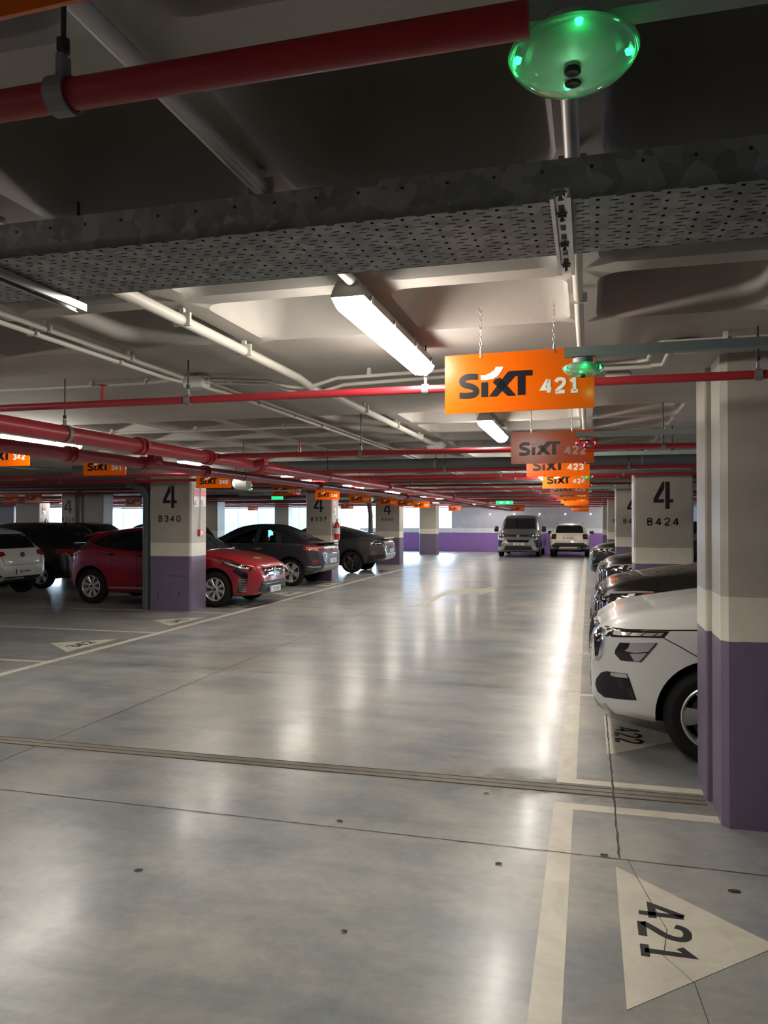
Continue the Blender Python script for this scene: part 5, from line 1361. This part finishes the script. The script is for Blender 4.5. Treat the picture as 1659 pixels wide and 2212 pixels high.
for (x, y, z, c, lab) in ((-6.05, 13.0, 2.24, 'g', 'parking sensor over the left bays right of the B340 pillar, nearest on that side'), (-6.1, 15.6, 2.24, 'r', 'tiny red-lit parking sensor over the left bays'), (-6.1, 18.0, 2.24, 'g', 'tiny green-lit parking sensor over the left bays above the soft-top SUV'), (-6.1, 21.4, 2.24, 'g', 'farthest tiny parking sensor over the left bays, past the fire extinguisher')):
    o = copy_tree(sg if c == 'g' else sr); o.location = (x, y, z); o['label'] = lab
    t = thing('channel_bar', 'grey channel bar over the left bays, %s on that side from the camera' % ORD[{13.0: 0, 15.6: 1, 18.0: 2, 21.4: 3}[y]], 'bracket bar', (x + .08, y, z + .055))
    b = MB(); b.box((-1.3, 0, 0), (2.6, .045, .036)); b.build('bar', 'bar', t)
barlight(-.02, 1.13, 2.298, (.35, 1, .5), '', .010)
barlight(-.02, 3.0, 2.2, (.05, 1, .25), '', .03)
barlight(-.06, 5.70, 2.18, (1, .05, .08), '', .03)

# ------------------------------------------------------------------ hanging bay signs
def sixt_geo():
    """letter outlines on a 0.62 x 0.25 panel, origin at its lower left"""
    def U(x, y): return ((x - 107) / 1397 * .62, (752 - .0623 * (x - 112) - y) / 566 * .25)
    def stroke(pts, w):
        L_, R_ = [], []
        pts = catmull(pts, 5)
        for i, p in enumerate(pts):
            a = pts[max(i - 1, 0)]; b_ = pts[min(i + 1, len(pts) - 1)]
            l = math.hypot(b_[0] - a[0], b_[1] - a[1]); nx, ny = -(b_[1] - a[1]) / l, (b_[0] - a[0]) / l
            L_.append((p[0] + nx * w / 2, p[1] + ny * w / 2)); R_.append((p[0] - nx * w / 2, p[1] - ny * w / 2))
        return [(L_[i], L_[i + 1], R_[i + 1], R_[i]) for i in range(len(L_) - 1)]
    blk = [[U(*q) for q in quad] for quad in stroke([(430, 388), (380, 386), (325, 390), (288, 410), (276, 436), (292, 462), (335, 474), (375, 484), (408, 506), (412, 535), (390, 557), (345, 568), (300, 570), (250, 568)], 58)]
    for P in ([(463, 442), (527, 437), (527, 578), (463, 582)],
              [(572, 440), (600, 405), (648, 396), (792, 562), (712, 566)],
              [(536, 576), (612, 573), (785, 380), (808, 377), (808, 558), (880, 554), (880, 374), (945, 372), (945, 320), (735, 330), (712, 342)]):
        blk.append([U(*p) for p in P])
    wht = [[U(*q) for q in ((458, 372), (500, 372), (548, 352), (588, 322), (603, 292), (675, 290), (655, 335), (620, 380), (575, 405), (520, 418), (460, 420))]]
    return blk, wht
BLK, WHT = sixt_geo()
def make_sign(num, label, x, y, z, rz=0.0, chains=True, group='orange hanging bay signs', tilt=0.0, front=True):
    t = thing('bay_sign', label, 'sign', (x, y, z), rz, group)
    W, Hh = .62, .25
    b = MB(); b.box((0, 0, Hh / 2), (W, .005, Hh)); b.build('panel', 'orange', t)
    def pl(a, q): return (a - W / 2, -.0028, q)
    def pl2(a, q): return (a - W / 2, -.0036, q)
    b = MB()
    for P in BLK: b.prism(P, pl, pl2)
    b.build('black_lettering', 'sign_black', t)
    b = MB()
    for P in WHT: b.prism(P, pl, lambda a, q: (a - W / 2, -.0042, q))
    b.build('white_swoosh', 'sign_white', t)
    glyph_obj(num, .068, .22, lambda a, q: (a + .175, -.0028, .098 + q), lambda a, q: (a + .175, -.0038, .098 + q), 'bay_number', 'sign_white', t, .95, .24)
    if chains:
        for cx in (-.155, .15):
            b = MB(); zz = Hh - .012; k = 0; top = ZC - z
            b.tube([(cx, -.006, zz), (cx, .006, zz)], .006, 8); b.tube([(cx, 0, zz), (cx, 0, zz + .03)], .004, 6); zz += .03
            n = int((top - zz) / .017); st = (top - zz) / max(1, n)
            for k in range(n):
                c_ = zz + st * (k + .5); pts = []
                for a in range(9):
                    an = 2 * PI * a / 8; u = .0045 * math.cos(an); v = .0115 * math.sin(an)
                    pts.append((cx + (u if k % 2 else 0), 0 if k % 2 else u, c_ + v))
                b.tube(pts, .0014, 5, cap=False)
            b.build('chain', 'steel', t)
    return t
make_sign('421', 'large orange hanging sign numbered 421 beside the lamp', -.285, 3.235, 2.105, math.radians(-3.5))
for n, x, y, z, rz in (('422', -.27, 6.0, 2.085, -2), ('423', -.30, 7.95, 2.09, 1), ('424', -.30, 10.75, 2.085, 0), ('425', -.31, 13.1, 2.065, -1), ('426', -.31, 15.8, 2.06, 1), ('427', -.31, 18.3, 2.04, 2), ('428', -.32, 21.3, 2.045, 0), ('429', -.32, 24.5, 2.03, 1), ('430', -.30, 28.5, 2.02, 0), ('431', -.30, 31.8, 2.0, -1)):
    make_sign(n, 'orange hanging sign numbered %s, %s in the right-hand row' % (n, ORD[int(n) - 421]), x, y, z, math.radians(rz))
for n, x, y, z, rz in (('342', -5.98, 6.85, 2.225, -2), ('341', -6.1, 8.75, 2.235, 2), ('340', -5.94, 11.46, 2.18, 2), ('339', -6.66, 16.27, 2.215, -3), ('338', -6.1, 17.6, 2.15, -2), ('337', -6.01, 20.05, 2.12, 4), ('336', -6.28, 24.1, 2.13, -3), ('335', -6.3, 26.6, 2.14, 3), ('334', -6.1, 28.45, 2.12, 2)):
    make_sign(n, 'orange hanging sign numbered %s, %s in the left-hand row' % (n, ORD[342 - int(n)]), x, y, z, math.radians(rz))
for i, (n, x, y, z, lab) in enumerate((('325', -18.99, 22.0, 2.26, 'orange hanging sign near the far left edge'), ('326', -16.6, 20.2, 2.2, 'orange hanging sign half hidden behind the pillar marked B326'), ('327', -15.3, 23.6, 2.14, 'orange hanging sign above the outside car at left'),
        ('328', -18.25, 39.9, 2.2, 'small orange sign by the cyan building opening, left one'), ('329', -16.2, 39.9, 2.2, 'small orange sign by the cyan building opening, right one'), ('330', -10.5, 33, 2.16, 'small orange sign left of the pillar marked B334'),
        ('432', -6.29, 37.0, 2.1, 'small orange sign at the top left of the back wall'), ('433', -3.11, 35.2, 2.07, 'small orange sign above the van'), ('317', -21.6, 30, 2.16, 'small orange sign over the wide far left pillar'))):
    make_sign(n, lab, x, y, z)
make_sign('420', 'orange hanging sign just cut off at the top left corner', -.31, .62, 2.143, math.radians(-2))
t = thing('yellow_sign', 'small yellow hanging sign left of the B340 pillar drain pipe', 'sign', (-14.75, 25.5, 2.14)); b = MB(); b.box((0, 0, .1), (.45, .02, .16)); b.build('panel', 'yellow', t)
t = thing('exit_sign', 'green lit exit sign hanging over the aisle', 'sign', (-2.85, 27.15, 2.27))
b = MB(); b.box((0, 0, 0), (.60, .05, .13), bev=.008); b.build('panel', 'exit', t)
b = MB(); b.prism([(-.02, -.03), (.05, -.03), (.05, .02), (-.02, .02)], lambda a, q: (a + .1, -.026, q), lambda a, q: (a + .1, -.028, q)); b.prism([(-.16, 0), (-.12, .03), (-.12, .012), (-.06, .012), (-.06, -.012), (-.12, -.012), (-.12, -.03)], lambda a, q: (a, -.026, q), lambda a, q: (a, -.028, q)); b.build('exit_symbol', 'exit_white', t)
for sx in (-.2, .2): b = MB(); b.tube([(sx, 0, .06), (sx, 0, ZC - 2.27)], .005, 6); b.build('hanging_rod', 'darksteel', t)
t = thing('exit_sign', 'small green exit sign over the left bays beside the 338 sign', 'sign', (-7.4, 17.6, 2.2)); b = MB(); b.box((0, 0, 0), (.3, .04, .08), bev=.006); b.build('panel', 'exit', t)

# horn loudspeaker pair by the 340 sign
t = thing('loudspeaker', 'round grey twin loudspeaker hanging beside the 340 sign', 'loudspeaker', (-4.95, 10.3, 2.19))
b = MB(); b.lathe([(0, -.10), (.085, -.10), (.095, -.09), (.095, .09), (.085, .10), (0, .10)], (.08, 0, 0), 'x', 24); b.build('drum', 'box', t, smooth=True, angle=30)
b = MB(); b.lathe([(0, -.05), (.05, -.045), (.08, -.02), (.085, 0), (0, .01)], (-.02, 0, 0), 'x', 24); b.build('grille_cone', 'box', t, smooth=True, angle=50)
b = MB(); b.box((.05, 0, .14), (.16, .03, .02)); b.tube([(.05, 0, .1), (.05, 0, ZC - 2.19)], .012, 8); b.build('mounting_bracket', 'box', t)

# downpipe with elbow at the B340 pillar
t = thing('downpipe', 'grey downpipe with swept elbow against the B340 pillar', 'pipe', (-7.95, 12.72, 0))
b = MB(); b.tube([(0, 0, 0), (0, 0, 2.02)], .083, 20); b.build('pipe', 'pvc', t, smooth=True)
b = MB(); b.tube([(0, 0, 1.98), (0, 0, 2.08), (-.03, -.02, 2.16), (-.13, -.06, 2.27), (-.25, -.1, 2.36), (-.36, -.14, 2.40)], [.092, .088, .085, .085, .085, .09], 20); b.build('elbow', 'pvc', t, smooth=True)
b = MB(); b.tube([(-.34, -.14, 2.4), (-2.2, -.2, 2.42)], .083, 18); b.build('horizontal_branch', 'pvc', t, smooth=True)
for z in (1.02, 1.98): b = MB(); b.tube([(0, 0, z - .03), (0, 0, z + .03)], .09, 20); b.build('pipe_socket', 'pvc', t, smooth=True, angle=30)
t = thing('downpipe', 'dark downpipe beside the pillar marked B334', 'pipe', (-7.95, 27.9, 0))
b = MB(); b.tube([(0, 0, 0), (0, 0, 1.9), (-.05, 0, 2.2), (-.15, 0, 2.5)], .09, 16); b.build('pipe', 'pvc', t, smooth=True)
t = thing('downpipe', 'dark downpipe between the two pillars at B326', 'pipe', (-15.11, 20.35, 0)); b = MB(); b.tube([(0, 0, 0), (0, 0, 2.5)], .05, 14); b.build('pipe', 'pvc', t, smooth=True)

# fire gear
def extinguisher(loc, label):
    t = thing('fire_extinguisher', label, 'fire extinguisher', loc)
    b = MB(); b.lathe([(0, 0), (.075, 0), (.08, .02), (.08, .40), (.06, .46), (.03, .49), (0, .5)], (0, 0, 0), 'z', 20); b.build('cylinder', 'ext_red', t, smooth=True)
    b = MB(); b.tube([(0, 0, .48), (0, 0, .54)], .02, 10); b.box((.03, 0, .56), (.1, .03, .02)); b.build('valve', 'black', t)
    b = MB(); b.tube([(.03, 0, .53), (.1, 0, .50), (.11, 0, .3), (.1, 0, .15)], .012, 8); b.build('hose', 'black', t, smooth=True)
    b = MB(); b.lathe([(.081, .16), (.0815, .16), (.0815, .32), (.081, .32)], (0, 0, 0), 'z', 20); b.build('white_label', 'signboard', t)
    b = MB(); b.box((-.06, 0, .35), (.06, .1, .03)); b.build('wall_bracket', 'black', t)
extinguisher((-6.65, 20.0, 1.12), 'red fire extinguisher hung on the pillar marked B337')
extinguisher((-22.32, 27.9, 1.15), 'small red fire extinguisher on the wide far left pillar')
t = thing('alarm_call_point', 'red fire alarm call point on the side of the B340 pillar', 'alarm box', (-6.91, 12.82, 1.42))
b = MB(); b.box((0, 0, 0), (.05, .12, .12), bev=.006); b.build('box_body', 'ext_red', t)
b = MB(); b.box((.027, 0, 0), (.004, .07, .05)); b.build('glass_panel', 'signboard', t)
b = MB(); b.tube([(0, 0, .06), (0, 0, .95)], .009, 8); b.build('feed_conduit', 'conduit', t, smooth=True)
for (loc, lab) in (((-6.925, 12.70, 2.07), 'red and white safety sign on the side of the B340 pillar, front one'), ((-6.925, 12.95, 2.08), 'red and white safety sign on the side of the B340 pillar, rear one'), ((-6.745, 20.1, 1.98), 'small safety sign on the side of the B337 pillar'), ((-22.39, 27.9, 2.05), 'small safety sign on the wide far left pillar')):
    t = thing('safety_sign', lab, 'sign', loc)
    b = MB(); b.box((0, 0, 0), (.004, .2, .34)); b.build('panel', 'signboard', t)
    b = MB(); b.box((.003, 0, .08), (.003, .17, .13)); b.box((.003, -.05, -.1), (.003, .06, .08)); b.build('red_pictogram', 'ext_red', t)
for i, x in enumerate((-5.0, -3.75, -2.45, -1.15, .1)):
    t = thing('wall_spot', 'tiny lit white dot high on the back wall, %s from the left' % ORD[i], 'light', (x, 40.48, 1.97), 0, 'lit dots on the back wall')
    b = MB(); b.lathe([(0, 0), (.035, 0), (.03, -.02), (0, -.025)], (0, 0, 0), 'y', 14); b.build('lens', 'white_spot', t)

# ------------------------------------------------------------------ cars
make_white_suv()
make_dark_suv('p_brownblack', 'dark bronze-black SUV parked nose out just behind the white SUV', (.045 + 2.12, 8.95, 0), 1.0, True)
make_dark_suv('p_black', 'dark SUV with bright grille, third in the right-hand row', (.15 + 2.12, 13.9, 0), .9, False)
make_dark_suv('p_black', 'small-looking black car furthest along the right-hand row', (.035 + 2.12, 21.6, 0), .3, False, 'parked_car')
make_red_hatch(); make_softtop(); make_fastback(); make_van(); make_cream(); make_white_hatch()
make_black_suv('black SUV between the white hatchback and the red hatchback', (-12.0 - 2.12, 16.65, 0))
make_black_suv('black car whose roof shows behind the red hatchback', (-11.6 - 2.12, 19.2, 0), 0, 1.60, 'parked_car', '7720 LKD')
make_black_suv('dark car half hidden behind the soft-top SUV and the B340 pillar', (-11.6 - 2.12, 22.3, 0), PI, 1.58, 'parked_car', '2253 MBS')
c = make_black_suv('black SUV outside beyond the far left opening', (-27.2, 44.5, 0), -PI / 2, 1.70, 'outside_suv', '4410 LMN')

# ------------------------------------------------------------------ light, sky, camera
w = bpy.data.worlds.new('daylight'); SC.world = w; w.use_nodes = True
bg = w.node_tree.nodes['Background']; bg.inputs[0].default_value = (.62, .82, 1.0, 1); bg.inputs[1].default_value = 13.0
cam = bpy.data.cameras.new('camera'); co = bpy.data.objects.new('camera', cam); COL.objects.link(co)
cam.sensor_fit = 'HORIZONTAL'; cam.sensor_width = 36; cam.lens = 36 * 1661 / 1659; cam.clip_start = .05; cam.clip_end = 300
co.location = (0, 0, 1.65); co.rotation_euler = (math.radians(90.62), 0, math.radians(14.9))
SC.camera = co
SC.view_settings.view_transform = 'Standard'; SC.view_settings.look = 'None'; SC.view_settings.gamma = 1; SC.view_settings.exposure = 1.62
SC.view_settings.use_curve_mapping = False
cy = SC.cycles
cy.max_bounces = 5; cy.diffuse_bounces = 3; cy.glossy_bounces = 3; cy.transmission_bounces = 3; cy.transparent_max_bounces = 8
cy.sample_clamp_indirect = 6; cy.caustics_reflective = False; cy.caustics_refractive = False
cy.use_denoising = True
cy.use_adaptive_sampling = True; cy.adaptive_threshold = 0.02
